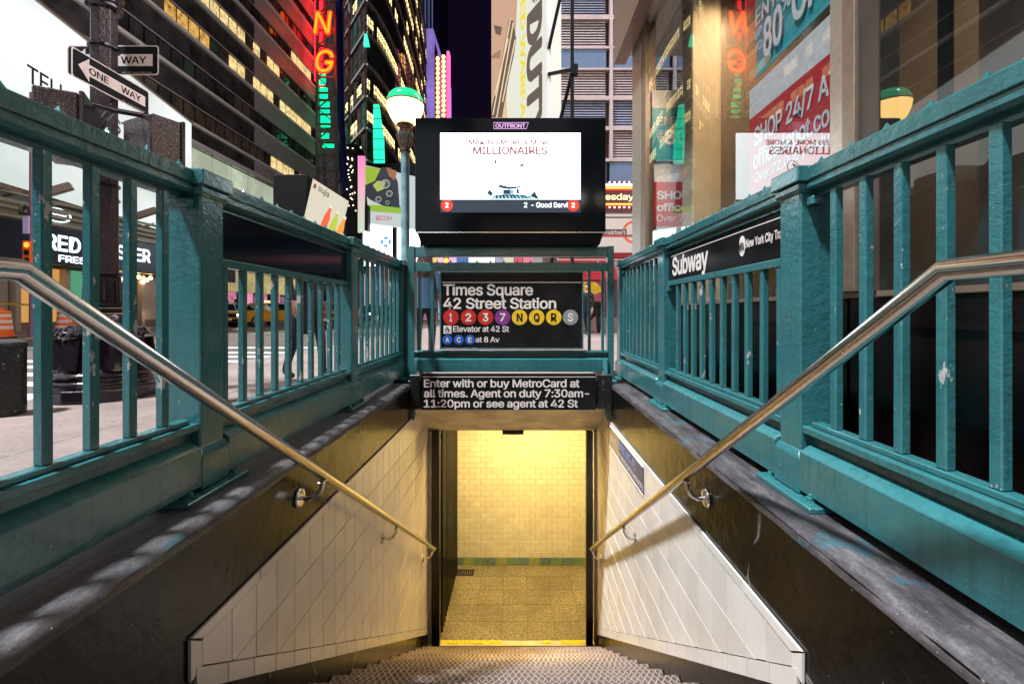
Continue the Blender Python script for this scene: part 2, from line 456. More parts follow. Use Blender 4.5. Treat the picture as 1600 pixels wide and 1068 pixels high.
def clip(poly, a, b, c):     # keep a*y+b*z+c >= 0
    out = []
    for i in range(len(poly)):
        p, q = poly[i], poly[(i+1) % len(poly)]
        fp = a*p[0]+b*p[1]+c; fq = a*q[0]+b*q[1]+c
        if fp >= 0: out.append(p)
        if (fp >= 0) != (fq >= 0):
            t = fp/(fp-fq); out.append((p[0]+(q[0]-p[0])*t, p[1]+(q[1]-p[1])*t))
    return out
def area(p): return abs(sum(p[i][0]*p[(i+1) % len(p)][1]-p[(i+1) % len(p)][0]*p[i][1] for i in range(len(p))))/2
def inset(poly, d):
    cx = sum(p[0] for p in poly)/len(poly); cy = sum(p[1] for p in poly)/len(poly)
    out = []
    for p in poly:
        v = Vector((p[0]-cx, p[1]-cy)); l = v.length
        out.append((cx+v.x*(l-d*1.4)/l, cy+v.y*(l-d*1.4)/l) if l > d*2 else p)
    return out
def tile_mb(poly, x, sgn, h=.006):
    """a glazed tile lying on the plane x=const, its face towards sgn"""
    p0 = inset(poly, .0020); p1 = inset(poly, .0025)
    mb = MB()
    mb.loft([[(x, y, z) for y, z in p0], [(x+sgn*(h-.0015), y, z) for y, z in p0], [(x+sgn*h, y, z) for y, z in p1]])
    return mb

# ---- stairwell walls: structure, with their tiles as children
def stairwall(name, xf, sgn, ztop, ynear):
    w_ = struct(name, (xf, Y0, FZ))
    o = MB(); o.box(xf, xf-sgn*.36, Y0-.6, 5.0, FZ-.2, -.645)
    o.build('wall_body', M['black_wall'], w_, bevel=.002)
    g = MB(); zb = lambda y: -3.353+.66*(4.74-y)
    g.prism([(ynear, ztop), (ynear, zb(ynear)), (YD, zb(YD)), (YD, ztop)], xf+sgn*.0005, xf+sgn*.003, 'x')
    g.build('grout_bed', M['grout'], w_)
    xt = xf+sgn*.003
    # main field
    fy0, ft = ynear+.052, ztop-.036; tw, th = .1395, .1785
    full = tile_mb([(0, 0), (tw, 0), (tw, th), (0, th)], 0, sgn).mesh('tile', M['tile'])
    i = 0
    y = fy0
    while y < YD-.01:
        k = 0
        while True:
            z1 = ft-k*th; z0 = z1-th
            if z1 < zb(y+tw)+.066 and z1 < zb(y)+.066 or k > 16: break
            y1 = min(y+tw, YD)
            poly = [(y, z0), (y1, z0), (y1, z1), (y, z1)]
            c = clip(poly, .66, 1, 3.353-.066-.66*4.74)
            if len(c) > 2 and area(c) > 2e-4:
                if area(c) > tw*th*.999:
                    t_ = piece('tile', full, (xt, y, z0), w_)
                    t_.rotation_euler = (random.uniform(-.0015, .0015), random.uniform(-.003, .003), random.uniform(-.003, .003))
                else: tile_mb(c, xt, sgn).build('tile', M['tile'], w_)
            k += 1
        y += tw
    # border strips: top, near upright, foot along the stringer
    y = ynear+.052
    while y < YD-.01:
        y1 = min(y+.30, YD); tile_mb([(y, ft+.001), (y1, ft+.001), (y1, ztop), (ynear+.003 if y < ynear+.06 else y, ztop)], xt, sgn, .008).build('border_tile', M['tile'], w_); y = y1
    tile_mb([(ynear, zb(ynear)+.02), (ynear+.051, zb(ynear+.051)+.066), (ynear+.051, ft), (ynear, ztop)], xt, sgn, .008).build('border_tile', M['tile'], w_)
    y = ynear+.02
    while y < YD-.01:
        y1 = min(y+.145, YD)
        tile_mb([(y, zb(y)), (y1, zb(y1)), (y1, zb(y1)+.065), (y, zb(y)+.065)], xt, sgn, .010).build('border_tile', M['tile'], w_); y = y1
    # coping slab with a worn rounded nose
    a, b2 = xf, xf-sgn*.37
    prof = [(b2, -.80), (b2, -.625), (xf-sgn*.055, -.625), (xf-sgn*.022, -.628), (xf-sgn*.004, -.640), (xf+sgn*.004, -.655), (xf+sgn*.004, -.668), (xf-sgn*.004, -.672), (xf-sgn*.004, -.80)]
    nseg = 46; ys = [Y0-.62+(3.98-(Y0-.62))*k/nseg for k in range(nseg+1)]
    rings = []
    rr = random.Random(5+int(sgn))
    for yy in ys:
        j = rr.uniform(-.0014, .0014); j2 = rr.uniform(-.0012, .0012)
        rings.append([(px+(j if 4 <= q <= 6 else 0), yy, pz+(j2 if 4 <= q <= 6 else 0)) for q, (px, pz) in enumerate(prof)])
    MB().loft(rings).build('coping', M['coping'], w_, smooth=True)
    return w_
wall_l = stairwall('stairwell_wall_left', WL, 1, -.94, 1.306)
wall_r = stairwall('stairwell_wall_right', WR, -1, -.965, 1.29)

# ---- stairs
st = struct('stairs', (0, 0, FZ))
tm = None
for k in range(1, 16):
    z = FZ+.178*k; yn = 4.73-.267*k
    s = newobj('step', None, (0, yn, z), st)
    if tm is None:
        t_ = MB().prism([(-.012, -.004), (-.012, -.026), (-.002, -.030), (.275, -.030), (.275, 0), (-.008, 0)], 0, 1, 'x')
        # worn metal tread: nosing on the down side
        me = MB()
        for (a, b_) in ((WL+.004, WR-.004),):
            me.prism([(0, -.006), (0, -.030), (-.011, -.033), (-.279, -.033), (-.279, 0), (-.007, 0)], a, b_, 'x')
        tm = me.mesh('tread', M['tread'], bevel=.002)
        rm = MB().box(WL+.004, WR-.004, -.030, -.014, -.178, -.034).mesh('riser', M['riser'])
    # the flight descends away from the street, so each nosing is at the far edge
    piece('tread', tm, (0, yn, z), s); piece('riser', rm, (0, yn, z), s)
tag(MB().box(WL, WR, -1.6, Y0, GZ-.12, GZ).build('landing', M['sidewalk'], None), kind='structure')

# ---- station passage: floor, back wall, ceiling
fl = struct('station_floor', (0, YD, FZ))
MB().box(-1.2, 2.4, 4.70, 6.30, FZ-.1, FZ-.006).build('floor_bed', M['grout'], fl)
fm = MB().box(.0015, .2885, .0015, .2885, -.006, 0).mesh('floor_tile', M['floor_tile'], bevel=.0015)
yy = 4.79
while yy < 6.2:
    xx = -.219-.285*4
    while xx < 2.2:
        piece('floor_tile', fm, (xx, yy, FZ), fl, (random.uniform(-.002, .002), random.uniform(-.002, .002), 0)); xx += .29
    yy += .29
# yellow nosing strip, partly worn away
rr = random.Random(3); yl = MB(); x = WL+.01
while x < WR-.02:
    wseg = rr.uniform(.03, .12); mid = -.28 < x < .42
    if not mid or rr.random() < .45:
        yl.box(x, min(x+wseg, WR-.01), 4.735+(.006 if mid else 0), 4.785-(rr.uniform(0, .02) if mid else 0), FZ-.002, FZ+.004)
    x += wseg
MB().box(WL+.005, WR-.005, 4.715, 4.789, FZ-.02, FZ-.0025).build('threshold', M['soffit'], fl)
yl.build('edge_line', M['yellow_line'], fl)
dr = newobj('floor_drain', None, (-.74, 6.02, FZ), fl)
MB().box(-.88, -.60, 5.96, 6.10, FZ+.001, FZ+.005).build('drain_frame', M['black'], dr)
gm = MB().box(0, .012, 0, .11, 0, .004).mesh('drain_bar', M['steel'])
for k in range(9): piece('drain_bar', gm, (-.865+.029*k, 5.975, FZ+.005), dr)

bw = struct('station_back_wall', (0, 6.2, FZ))
MB().box(-1.4, 2.4, 6.206, 6.5, FZ-.1, -1.0).build('wall_body', M['grout_light'], bw)
tmw = MB().box(.0018, .1482, -.006, 0, .0018, .0742).mesh('wall_tile', M['wall_tile'], bevel=.0016)
n = 0; rest = MB()
z = FZ+.107; row = 0
while z < -1.05:
    x = -1.05+(.075 if row % 2 else 0)
    while x < 1.45:
        if -.93 < x < .83 and z < -1.5+.22 and n < 296:
            piece('wall_tile', tmw, (x, 6.206, z), bw, (random.uniform(-.004, .004), 0, random.uniform(-.004, .004))); n += 1
        else: rest.box(x+.0014, x+.1486, 6.200, 6.206, z+.0012, z+.0748)
        x += .15
    z += .076; row += 1
tag(rest.build('wall_tile_field', M['wall_tile'], bw), kind='stuff')
bmats = ['border_green', 'border_blue', 'border_olive']; rr = random.Random(11)
x = -1.05; prev = 0
while x < 1.5:
    k = rr.choice([q for q in range(3) if q != prev]); prev = k
    MB().box(x+.001, x+.1465, 6.199, 6.206, FZ+.002, FZ+.105).build('base_tile', M[bmats[k]], bw, bevel=.0015); x += .148

sh = struct('station_side_walls', (0, 5.5, FZ))
MB().box(-1.35, -.97, 5.0, 6.3, FZ-.05, -1.0).build('left_side', M['grout_light'], sh)
MB().box(1.75, 1.95, 4.8, 6.3, FZ-.05, -1.0).build('right_side', M['wall_tile'], sh)
MB().box(.815, 1.80, 4.82, 4.95, FZ-.05, -1.0).build('return_wall', M['wall_tile'], sh)
so = struct('station_ceiling', (0, 4.5, -1))
MB().prism([(4.02, -.846), (4.80, -1.249), (4.95, -1.249), (4.95, -.80), (4.02, -.80)], WL+.001, WR-.001, 'x').build('sloped_soffit', M['soffit'], so)
MB().box(-1.35, 2.4, 4.951, 6.5, -1.18, -1.0).build('ceiling_slab', M['soffit'], so)
MB().box(WL, WL+.034, 4.75, 4.82, FZ, -1.249).build('left_jamb', M['wall_tile'], so)
MB().box(WR-.034, WR, 4.75, 4.82, FZ, -1.249).build('right_jamb', M['wall_tile'], so)
MB().box(X(785, 4.8), X(818, 4.8), 4.77, 4.82, -1.285, -1.250).build('door_catch', M['column_black'], so, bevel=.003)
# lit fluorescent fitting hidden above the passage
lf = thing('ceiling_light', 'lit warm tube light under the passage ceiling beyond the doorway', 'ceiling light', (0, 5.5, -1.2))
MB().box(-.75, .95, 4.98, 5.60, -1.215, -1.182).build('light_housing', M['white'], lf)
MB().box(-.70, .90, 5.00, 5.58, -1.222, -1.2155).build('light_tube', emit('warm_tube', (1, .70, .22), 16), lf)

# ---- black door frame and folded gate
df = thing('door_frame', 'black steel door frame at the foot of the stairs', 'door frame', (0, 4.78, FZ))
MB().box(-.905, -.822, 4.70, 4.76, FZ, -1.236).box(-.88, -.845, 4.76, 4.80, FZ, -1.25).build('frame_post', M['gate'], df, bevel=.004)
MB().box(.695, .765, 4.70, 4.76, FZ, -1.236).build('frame_post', M['gate'], df, bevel=.004)
gt = thing('folding_gate', 'tall black barred gate folded open against the left side of the passage', 'gate', (-.84, 5.4, FZ))
MB().box(-.86, -.83, 4.86, 6.02, FZ+.10, FZ+.15).build('gate_rail', M['gate'], gt, bevel=.003); MB().box(-.86, -.83, 4.86, 6.02, -1.36, -1.31).build('gate_rail', M['gate'], gt, bevel=.003)
gb = MB().box(-.011, .011, -.011, .011, FZ+.04, -1.27).mesh('gate_bar', M['gate'])
for k in range(14): piece('gate_bar', gb, (-.822, 4.86+.087*k, 0), gt)
MB().box(-.90, -.885, 4.84, 6.1, FZ+.02, -1.26).build('gate_sheet', M['gate'], gt)

# ---- iron fences
def fence(name, label, xi, o, posts, panel_mat, dark=False):
    tm_, tb_ = M['teal'], (M['teal_bar_worn'] if dark else M['teal_bar'])
    f = thing(name, label, 'fence', (xi+o*.06, 2.2, -.625))
    T = lambda t: xi+o*t
    def prof(pts, y0, y1): return MB().prism([(T(t), z) for t, z in pts], y0, y1, 'y')
    rectp = lambda t0, t1, z0, z1: [(t0, z0), (t1, z0), (t1, z1), (t0, z1)]
    for pi, p in enumerate(posts):
        po = newobj('post', None, (T(.06), p+.06, -.62), f)
        prof(rectp(0, .12, -.60, .402), p, p+.12).build('post_shaft', tm_, po, bevel=.006, seg=2)
        b = MB()
        sq = lambda e, z: [(T(-e), p-e, z), (T(.12+e), p-e, z), (T(.12+e), p+.12+e, z), (T(-e), p+.12+e, z)]
        b.loft([sq(.014, -.606), sq(.014, -.487), sq(.0015, -.462)]); b.build('post_foot', tm_, po, bevel=.004)
        MB().box(T(-.048), T(.15), p-.125, p+.20, -.626, -.607).build('base_plate', tm_, po, bevel=.003)
        for yy_ in (p-.07, p+.165):
            nb = MB().lathe([(.017, 0), (.017, .003)], (T(-.012 if yy_ < p else -.005), yy_, -.607), 16)
            nb.lathe([(.013, .003), (.0135, .013), (.009, .015), (.007, .015), (.007, .022), (.004, .024)], (T(-.012 if yy_ < p else -.005), yy_, -.607), 6)
            nb.build('nut', M['nut'], po)
        MB().loft([sq(.003, .398), sq(.011, .408), sq(.011, .430)]).build('post_neck', tm_, po, bevel=.003)
        MB().loft([sq(.022, .4335), sq(.022, .484), sq(.016, .488)]).build('post_cap', tm_, po, bevel=.004, seg=2)
    bays = [(posts[i]+.12, posts[i+1]) for i in range(len(posts)-1)]
    barm = {}
    for bi, (a, b_) in enumerate(bays):
        a2, b2 = a+.0145, b_-.0145
        prof([(.012, .437), (.075, .437), (.075, .480), (.050, .4815), (.014, .4815), (.010, .478)], a-.0, b_+.0).build('top_rail', tm_, f, bevel=.002)
        prof([(.020, .4365), (.020, .428), (.013, .424), (.013, .412), (.026, .404), (.066, .404), (.066, .4365)], a, b_).build('rail_moulding', tm_, f)
        prof(rectp(.050, .085, .384, .4035), a, b_).build('under_rail', tm_, f)
        prof([(.006, -.405), (.075, -.405), (.075, -.381), (.009, -.381), (.006, -.384)], a+.001, b_-.001).build('ledge', tm_, f, bevel=.002)
        prof(rectp(.024, .062, -.3808, -.364), a+.02, b_-.02).build('foot_rail', tm_, f, bevel=.003)
        prof(rectp(.032, .085, -.58, -.4052), a+.001, b_-.001).build('base_web', tm_, f)
        prof([(-.012, -.592), (.0315, -.592), (.0315, -.436), (.016, -.446), (-.012, -.464)], a+.015, b_-.015).build('kick_beam', tm_, f, bevel=.002)
        # studs on the rail
        sm = barm.setdefault('stud', MB().loft([[(-.012, -.014, 0), (.012, -.014, 0), (.012, .014, 0), (-.012, .014, 0)], [(-.008, -.009, .010), (.008, -.009, .010), (.008, .009, .010), (-.008, .009, .010)], [(-.001, -.001, .027), (.001, -.001, .027), (.001, .001, .027), (-.001, .001, .027)]]).mesh('stud', tm_))
        ns = int((b_-a)/.12)
        for k in range(ns):
            yk = a+.06+k*(b_-a-.10)/max(1, ns-1)
            piece('stud', sm, (T(.045), yk, .4812), f, (0, 0, random.uniform(-.3, .3)))
        top = .385
        if bi == 1:
            top = .168
            pn = prof(rectp(.036, .052, .200, .3835), a, b_).build('sign_panel', panel_mat, f)
            prof(rectp(.026, .060, .168, .1995), a-.002, b_+.002).build('middle_rail', tm_, f, bevel=.003)
            prof(rectp(.026, .036, .3775, .3838), a, b_).build('panel_bead', tm_, f)
            MB().box(T(.02), T(.06), b_-.03, b_, .135, .167).build('rail_bracket', tm_, f, bevel=.003)
        else:
            MB().box(T(.02), T(.06), b_-.035, b_, .355, .3835).build('rail_bracket', tm_, f, bevel=.003)
        nb_ = 10; h = top+.364
        key = round(h, 3)
        if key not in barm:
            barm[key] = MB().box(-.0125, .0125, -.0135, .0135, 0, h).mesh('bar', tb_, bevel=.003)
            barm[str(key)+'s'] = MB().box(-.021, .021, -.020, .020, 0, .012).mesh('bar_shoe', tm_, bevel=.004)
        for k in range(nb_):
            yk = b_-.115-k*.1205 if bi == 0 else a+.0625+k*.1225
            br = piece('bar', barm[key], (T(.0425), yk, -.364), f, (random.uniform(-.002, .002), random.uniform(-.002, .002), random.uniform(-.03, .03)))
    return f
PL = [.15, 1.56, 2.97, 4.28]; PR = [.12, 1.53, 2.98, 4.28]
fence_l = fence('stair_fence', 'shaded dark teal iron fence with a blank navy panel, between the stairs and the road', -1.09, -1, PL, M['sign_navy'], True)
fence_r = fence('stair_fence', 'bright teal iron fence carrying the Subway panel, beside the shop window', .945, 1, PR, M['sign_black'])
# lettering on the right fence panel (faces the stairs)
xp = .945+.036-.0005; R_ = (0, -1, 0)
def rt(body, px0, px1, z0, cap, bold, name='lettering', x=xp, m='sign_white', par=fence_r, split=False):
    ya = F*x/(px0-VX); yb = F*x/(px1-VX)
    return text(name, body, M[m], par, (x, ya, z0), R_, EZ, ya-yb, cap, bold, split=split)
rt('Subway', 1051, 1107, .232, .108, .03, split=True)
yc = F*xp/(1160-VX)
lg = MB(); disc(lg, (xp-.001, yc, .288), R_, EZ, .045, 24, .001, .62); lg.build('transit_roundel', M['sign_white'], fence_r)
text('roundel_lettering', 'MTA', M['sign_black'], fence_r, (xp-.003, yc+.022, .268), R_, EZ, .044, .034, .03)
rt('New York City Transit', 1166, 1236, .276, .034, .02)
MB().box(xp-.0015, xp, 1.70, 2.93, .3515, .356).build('panel_stripe', M['sign_white'], fence_r)

# ---- cross frame behind the stairwell
D = 4.30
cf = thing('stair_end_frame', 'teal iron frame across the far end of the stairwell, between the two fences', 'railing', (0, D, -.62))
for a, b_ in ((X(637, D), X(648, D)), (X(949, D), X(959, D))):
    MB().box(a, b_, D-.01, D+.07, -.66, .620).build('frame_post', M['teal'], cf, bevel=.003)
xa, xb = X(648, D), X(949, D)
MB().box(xa, xb, D+.0, D+.06, .520, .616).build('top_beam', M['teal'], cf, bevel=.003)
MB().box(xa, xb, D+.0, D+.06, .384, .466).build('cross_beam', M['teal'], cf, bevel=.003)
sm = MB().loft([[(-.012, -.014, 0), (.012, -.014, 0), (.012, .014, 0), (-.012, .014, 0)], [(-.001, -.001, .03), (.001, -.001, .03), (.001, .001, .03), (-.001, .001, .03)]]).mesh('stud', M['white'])
for k in range(14): piece('stud', sm, (xa+.08+k*.127, D+.03, .466), cf)
bm_ = MB().box(-.014, .014, 0, .028, -.365, .384).mesh('bar', M['teal'], bevel=.003)
for px in (655, 674.5, 921.5, 942.5): piece('bar', bm_, (X(px, D), D+.02, 0), cf)
MB().box(xa, xb, D-.02, D+.06, -.388, -.3655).build('ledge', M['teal'], cf, bevel=.003)
MB().box(xa, xb, D+.02, D+.06, -.43, -.3885).build('base_web', M['teal'], cf)
MB().prism([(D-.03, -.563), (D+.0195, -.563), (D+.0195, -.423), (D+.012, -.423), (D-.03, -.445)], xa, xb, 'x').build('kick_beam', M['teal'], cf, bevel=.003)
for s in (-1, 1):
    xs = X(647, 4.08) if s < 0 else X(948, 4.08)
    MB().prism([(4.00, -.95), (4.035, -.95), (4.24, -.47), (4.24, -.43), (4.16, -.43)], xs-.018, xs+.018, 'x').build('side_strap', M['teal'], cf, bevel=.003)
    xs2 = X(642, 4.2) if s < 0 else X(955, 4.2)
    MB().box(xs2-.05, xs2+.05, 4.16, 4.34, -.655, -.63).build('foot_plate', M['teal'], cf, bevel=.003)

# ---- station name sign
ds = 4.27
ss = thing('station_sign', 'black Times Square 42 Street Station sign with coloured route circles in the end frame', 'station sign', (0, ds, -.33))
x0, x1, z0, z1 = X(687.5, ds), X(911.5, ds), Z(545.5, ds), Z(424, ds)
MB().box(x0+.012, x1-.012, ds, ds+.03, z0+.012, z1-.012).build('sign_face', M['sign_black'], ss)
fr = MB(); fr.box(x0, x0+.013, ds-.008, ds+.05, z0, z1).box(x1-.013, x1, ds-.008, ds+.05, z0, z1).box(x0+.013, x1-.013, ds-.008, ds+.05, z0, z0+.013).box(x0+.013, x1-.013, ds-.008, ds+.05, z1-.013, z1)
fr.build('sign_frame', M['teal'], ss, bevel=.002)
MB().box(X(690.5, ds), X(908, ds), ds-.001, ds+.001, Z(441.6, ds), Z(440.4, ds)).build('sign_stripe', M['sign_white'], ss)
def ft(body, a, b_, base, cap_top, d, par, m='sign_white', bold=.020, name='lettering', off=.0015, **k):
    return text(name, body, M[m] if isinstance(m, str) else m, par, (X(a, d), d-off, Z(base, d)), EX, EZ, X(b_, d)-X(a, d), Z(cap_top, d)-Z(base, d), bold, 0, **k)
ft('Times Square', 692.5, 833, 461, 444.3, ds, ss, split=True)
ft('42 Street Station', 692.5, 869, 481.8, 465.7, ds, ss, split=True)
for px, ch, m_, tc_ in zip((704.5, 732, 758.7, 785.4, 811.8, 838.5, 865.2, 891.3), '1237NQRS', ('red', 'red', 'red', 'purple', 'yellow', 'yellow', 'yellow', 'grey'), ('sign_white',)*4+('sign_black',)*3+('sign_white',)):
    r_ = newobj('route_circle', None, (X(px, ds), ds, Z(495.5, ds)), ss)
    mb = MB(); disc(mb, (X(px, ds), ds-.0005, Z(495.5, ds)), EX, EZ, .0725, 36, .0012); mb.build('circle_face', M[m_], r_)
    wch = 4.5 if ch == '1' else 9
    ft(ch, px-wch/2, px+wch/2, 501.6, 489.6, ds, r_, tc_, .03, 'route_number', .0035)
MB().box(X(693, ds), X(705.6, ds), ds-.0012, ds, Z(521, ds), Z(508.5, ds)).build('access_symbol', M['sign_white'], ss)
ic = MB(); cx, cz = X(699, ds), Z(516, ds); ringshape(ic, (cx, ds-.0015, cz), EX, EZ, .016, .021, 20, .0008)
ic.box(cx-.008, cx-.003, ds-.0025, ds-.0015, cz+.004, cz+.026).box(cx-.003, cx+.012, ds-.0025, ds-.0015, cz+.004, cz+.009).box(cx+.010, cx+.015, ds-.0025, ds-.0015, cz-.012, cz+.005)
disc(ic, (cx-.005, ds-.0015, cz+.032), EX, EZ, .006, 12, .001); ic.build('wheelchair_figure', M['sign_black'], ss)
ft('Elevator at 42 St', 708, 795.5, 518, 509.2, ds, ss)
for px, ch in zip((699, 717, 734.3), 'ACE'):
    r_ = newobj('route_circle', None, (X(px, ds), ds, Z(530.5, ds)), ss)
    mb = MB(); disc(mb, (X(px, ds), ds-.0005, Z(530.5, ds)), EX, EZ, .046, 30, .0012); mb.build('circle_face', M['blue'], r_)
    ft(ch, px-3, px+3, 534.2, 527, ds, r_, 'sign_white', .03, 'route_number', .0035)
ft('at 8 Av', 743, 780.5, 534.3, 526, ds, ss)

# ---- agent sign on the header over the opening
dm = 3.93
hd = struct('stair_header', (0, 4.1, -.7))
MB().box(WL+.002, WR-.002, 4.005, 4.26, -.845, -.60).build('header_beam', M['column_black'], hd, bevel=.004)
MB().box(WL+.002, X(656, 3.95), 3.955, 4.004, -.845, -.548).build('header_side', M['column_black'], hd, bevel=.004)
MB().box(X(933, 3.95), WR-.002, 3.955, 4.004, -.845, -.548).build('header_side', M['column_black'], hd, bevel=.004)
ag = thing('agent_sign', 'black enamel sign about MetroCard and agent hours, over the doorway', 'sign', (0, dm, -.85))
MB().box(X(658, dm), X(931, dm), dm, dm+.024, Z(640, dm), Z(583.5, dm)).build('sign_face', M['sign_black'], ag, bevel=.002)
MB().box(X(661, dm), X(930, dm), dm-.001, dm, Z(589, dm), Z(588, dm)).build('sign_stripe', M['sign_white'], ag)
ft('Enter with or buy MetroCard at', 662.3, 905.5, 604.4, 592.6, dm, ag, split=True)
ft('all times. Agent on duty 7:30am-', 662.3, 920.5, 620, 608.2, dm, ag, split=True)
ft('11:20pm or see agent at 42 St', 662.3, 903, 635.8, 624.2, dm, ag, split=True)

# ---- handrails
def handrail(name, label, xr, xw):
    h = thing(name, label, 'handrail', (xr, 2, -1))
    P = [(xr, -1.2, .071), (xr, .772, .071), (xr, 4.56, .050-.6445*3.76)]
    MB().tube(P, .0195, 20).build('rail_tube', M['steel'], h, smooth=True)
    for yb in (.9, 1.987+.0, 3.17, 4.50):
        zr = .050-.6445*(yb-.80); s = 1 if xw > xr else -1
        if yb < 1: continue
        b = newobj('rail_bracket', None, (xw, yb, zr-.09), h)
        ybk = yb-.02
        zw = zr-.088
        mb = MB(); ring = []
        for t, r in ((0, .038), (.004, .040), (.010, .036), (.013, .020)):
            ring.append([(xw-s*t, ybk+r*math.cos(q*math.pi/12), zw+r*math.sin(q*math.pi/12)) for q in range(24)])
        mb.loft(ring); mb.build('wall_flange', M['steel'], b, smooth=True)
        dx = abs(xw-xr)
        pts = [(xw-s*.01, ybk, zw), (xw-s*dx*.45, ybk, zw-.004), (xw-s*dx*.78, ybk, zw+.012), (xw-s*dx*.95, ybk+.004, zw+.038), (xr, ybk+.006, zw+.066)]
        MB().tube(pts, .0095, 12).build('curved_arm', M['steel'], b, smooth=True)
        MB().box(xr-.011, xr+.011, ybk-.022, ybk+.026, zr-.022, zr-.014).build('saddle', M['steel'], b, bevel=.002)
    return h
handrail('handrail', 'brushed steel handrail running down the left stair wall', -.85, WL+.002)
handrail('handrail', 'brushed steel handrail running down the right stair wall, under the wifi sign', .726, WR-.002)

# ---- wifi sign on the right wall tiles
xs = WR-.0115
wf = thing('wifi_sign', 'blue and tan FREE WI-FI plate on the right stair wall tiles', 'sign', (xs, 3.5, -1.1))
ya, yb_ = 4.09, 2.93; ym = F*.80/(967-VX)
MB().box(xs-.004, xs, ym, ya, -1.177, -1.0).build('tan_field', plain('sign_tan', (.38, .26, .14), .4), wf)
MB().box(xs-.004, xs, yb_, ym-.001, -1.177, -1.0).build('blue_field', plain('sign_blue', (.035, .045, .12), .4), wf)
MB().box(xs-.008, xs, yb_, ya, -1.180, -1.1772).box(xs-.008, xs, yb_, ya, -.9998, -.996).build('sign_trim', M['white'], wf)
text('lettering', 'FREE WI-FI', plain('light_blue_ink', (.20, .36, .85), .4), wf, (xs-.0045, ym-.03, -1.088), R_, EZ, .50, .060, .01)
text('lettering', '#UNDERGROUNDWIFI', M['sign_white'], wf, (xs-.0045, ym-.01, -1.150), R_, EZ, .72, .034, .02)
text('lettering', 'Wi-Fi', M['pinkwhite'], wf, (xs-.0045, ym+.29, -1.105), R_, EZ, .21, .05, .02)

# ---- globe lamps
lamp_white = emit('lamp_glass_white', (1.0, .64, .20), 5.0)
lamp_near = emit('lamp_glass_near', (1.0, .87, .74), 16); lamp_near2 = emit('lamp_glass_near_dim', (1.0, .87, .76), 12)
def green_glass():
    m, nt, b = nodes('lamp_glass_green'); b.inputs['Base Color'].default_value = (.01, .28, .12, 1); b.inputs['Roughness'].default_value = .12
    b.inputs['Emission Color'].default_value = (.02, .55, .22, 1); b.inputs['Emission Strength'].default_value = .55
    return m
lamp_green = green_glass()
def globe_lamp(label, x, y, zb):
    l = thing('globe_lamp', label, 'lamp post', (x, y, zb), 'green and white globe lamps at the subway stairs')
    MB().lathe([(.085, 0), (.085, .02), (.055, .03), (.048, .055), (.042, .07), (.0405, 1.12)], (x, y, zb), 20).build('pole', M['lamp_pole'], l, smooth=True)
    cp = newobj('capital', None, (x, y, zb+1.12), l)
    MB().lathe([(.052, 1.12), (.055, 1.135), (.043, 1.145), (.043, 1.16)], (x, y, zb), 20).build('neck', M['bronze'], cp, smooth=True)
    MB().lathe([(.043, 1.16), (.048, 1.20), (.060, 1.25), (.078, 1.285), (.080, 1.30), (.055, 1.305)], (x, y, zb), 20).build('bell', M['lamp_pole'], cp, smooth=True)
    leaf = MB()
    for k in range(12):
        a = 2*math.pi*k/12; c_, s_ = math.cos(a), math.sin(a)
        leaf.bar((x+.045*c_, y+.045*s_, zb+1.165), (x+.082*c_, y+.082*s_, zb+1.28), .014, .008)
    leaf.build('leaf_ribs', M['bronze'], cp)
    MB().lathe([(.060, 1.305), (.062, 1.33), (.050, 1.345), (.058, 1.37), (.085, 1.385), (.083, 1.398)], (x, y, zb), 24).build('collar', M['bronze'], l, smooth=True)
    g = newobj('globe', None, (x, y, zb+1.4), l)
    MB().lathe([(.080, 1.392), (.112, 1.42), (.142, 1.46), (.163, 1.51), (.176, 1.56), (.180, 1.588)], (x, y, zb), 32).build('lower_bowl', lamp_white, g, smooth=True)
    MB().lathe([(.181, 1.5885), (.187, 1.592), (.187, 1.598), (.181, 1.602)], (x, y, zb), 32).build('seam_ring', M['bronze'], g, smooth=True)
    MB().lathe([(.180, 1.6025), (.176, 1.635), (.160, 1.672), (.130, 1.702), (.08, 1.724), (.03, 1.733), (0.001, 1.734)], (x, y, zb), 32).build('upper_dome', lamp_green, g, smooth=True)
    return l
globe_lamp('globe lamp behind the digital screen, its glass half green and half lit white', -1.125, 4.50, .455)
MB().box(-1.22, -1.03, 4.402, 4.60, GZ, .453).build('lamp_pier', M['teal'], ORG and bpy.data.objects['globe_lamp'], bevel=.004)
l2 = copy_tree(bpy.data.objects['globe_lamp'], (-.03, -4.29, .03)); l2['label'] = 'globe lamp at the head of the left fence, beside the camera, outside the view'
for c in list(l2.children):
    if c.name.startswith('lamp_pier'): bpy.data.objects.remove(c)
l3 = copy_tree(bpy.data.objects['globe_lamp'], (2.13, -4.32, .03)); 
for l_ in (l2, l3):
    for c in l_.children:
        for g_ in c.children:
            if g_.name.startswith('lower_bowl'):
                g_.data = g_.data.copy(); g_.data.materials[0] = lamp_near if l_ is l2 else lamp_near2
l3['label'] = 'globe lamp at the head of the right fence, outside the view'
for c in list(l3.children):
    if c.name.startswith('lamp_pier'): bpy.data.objects.remove(c)

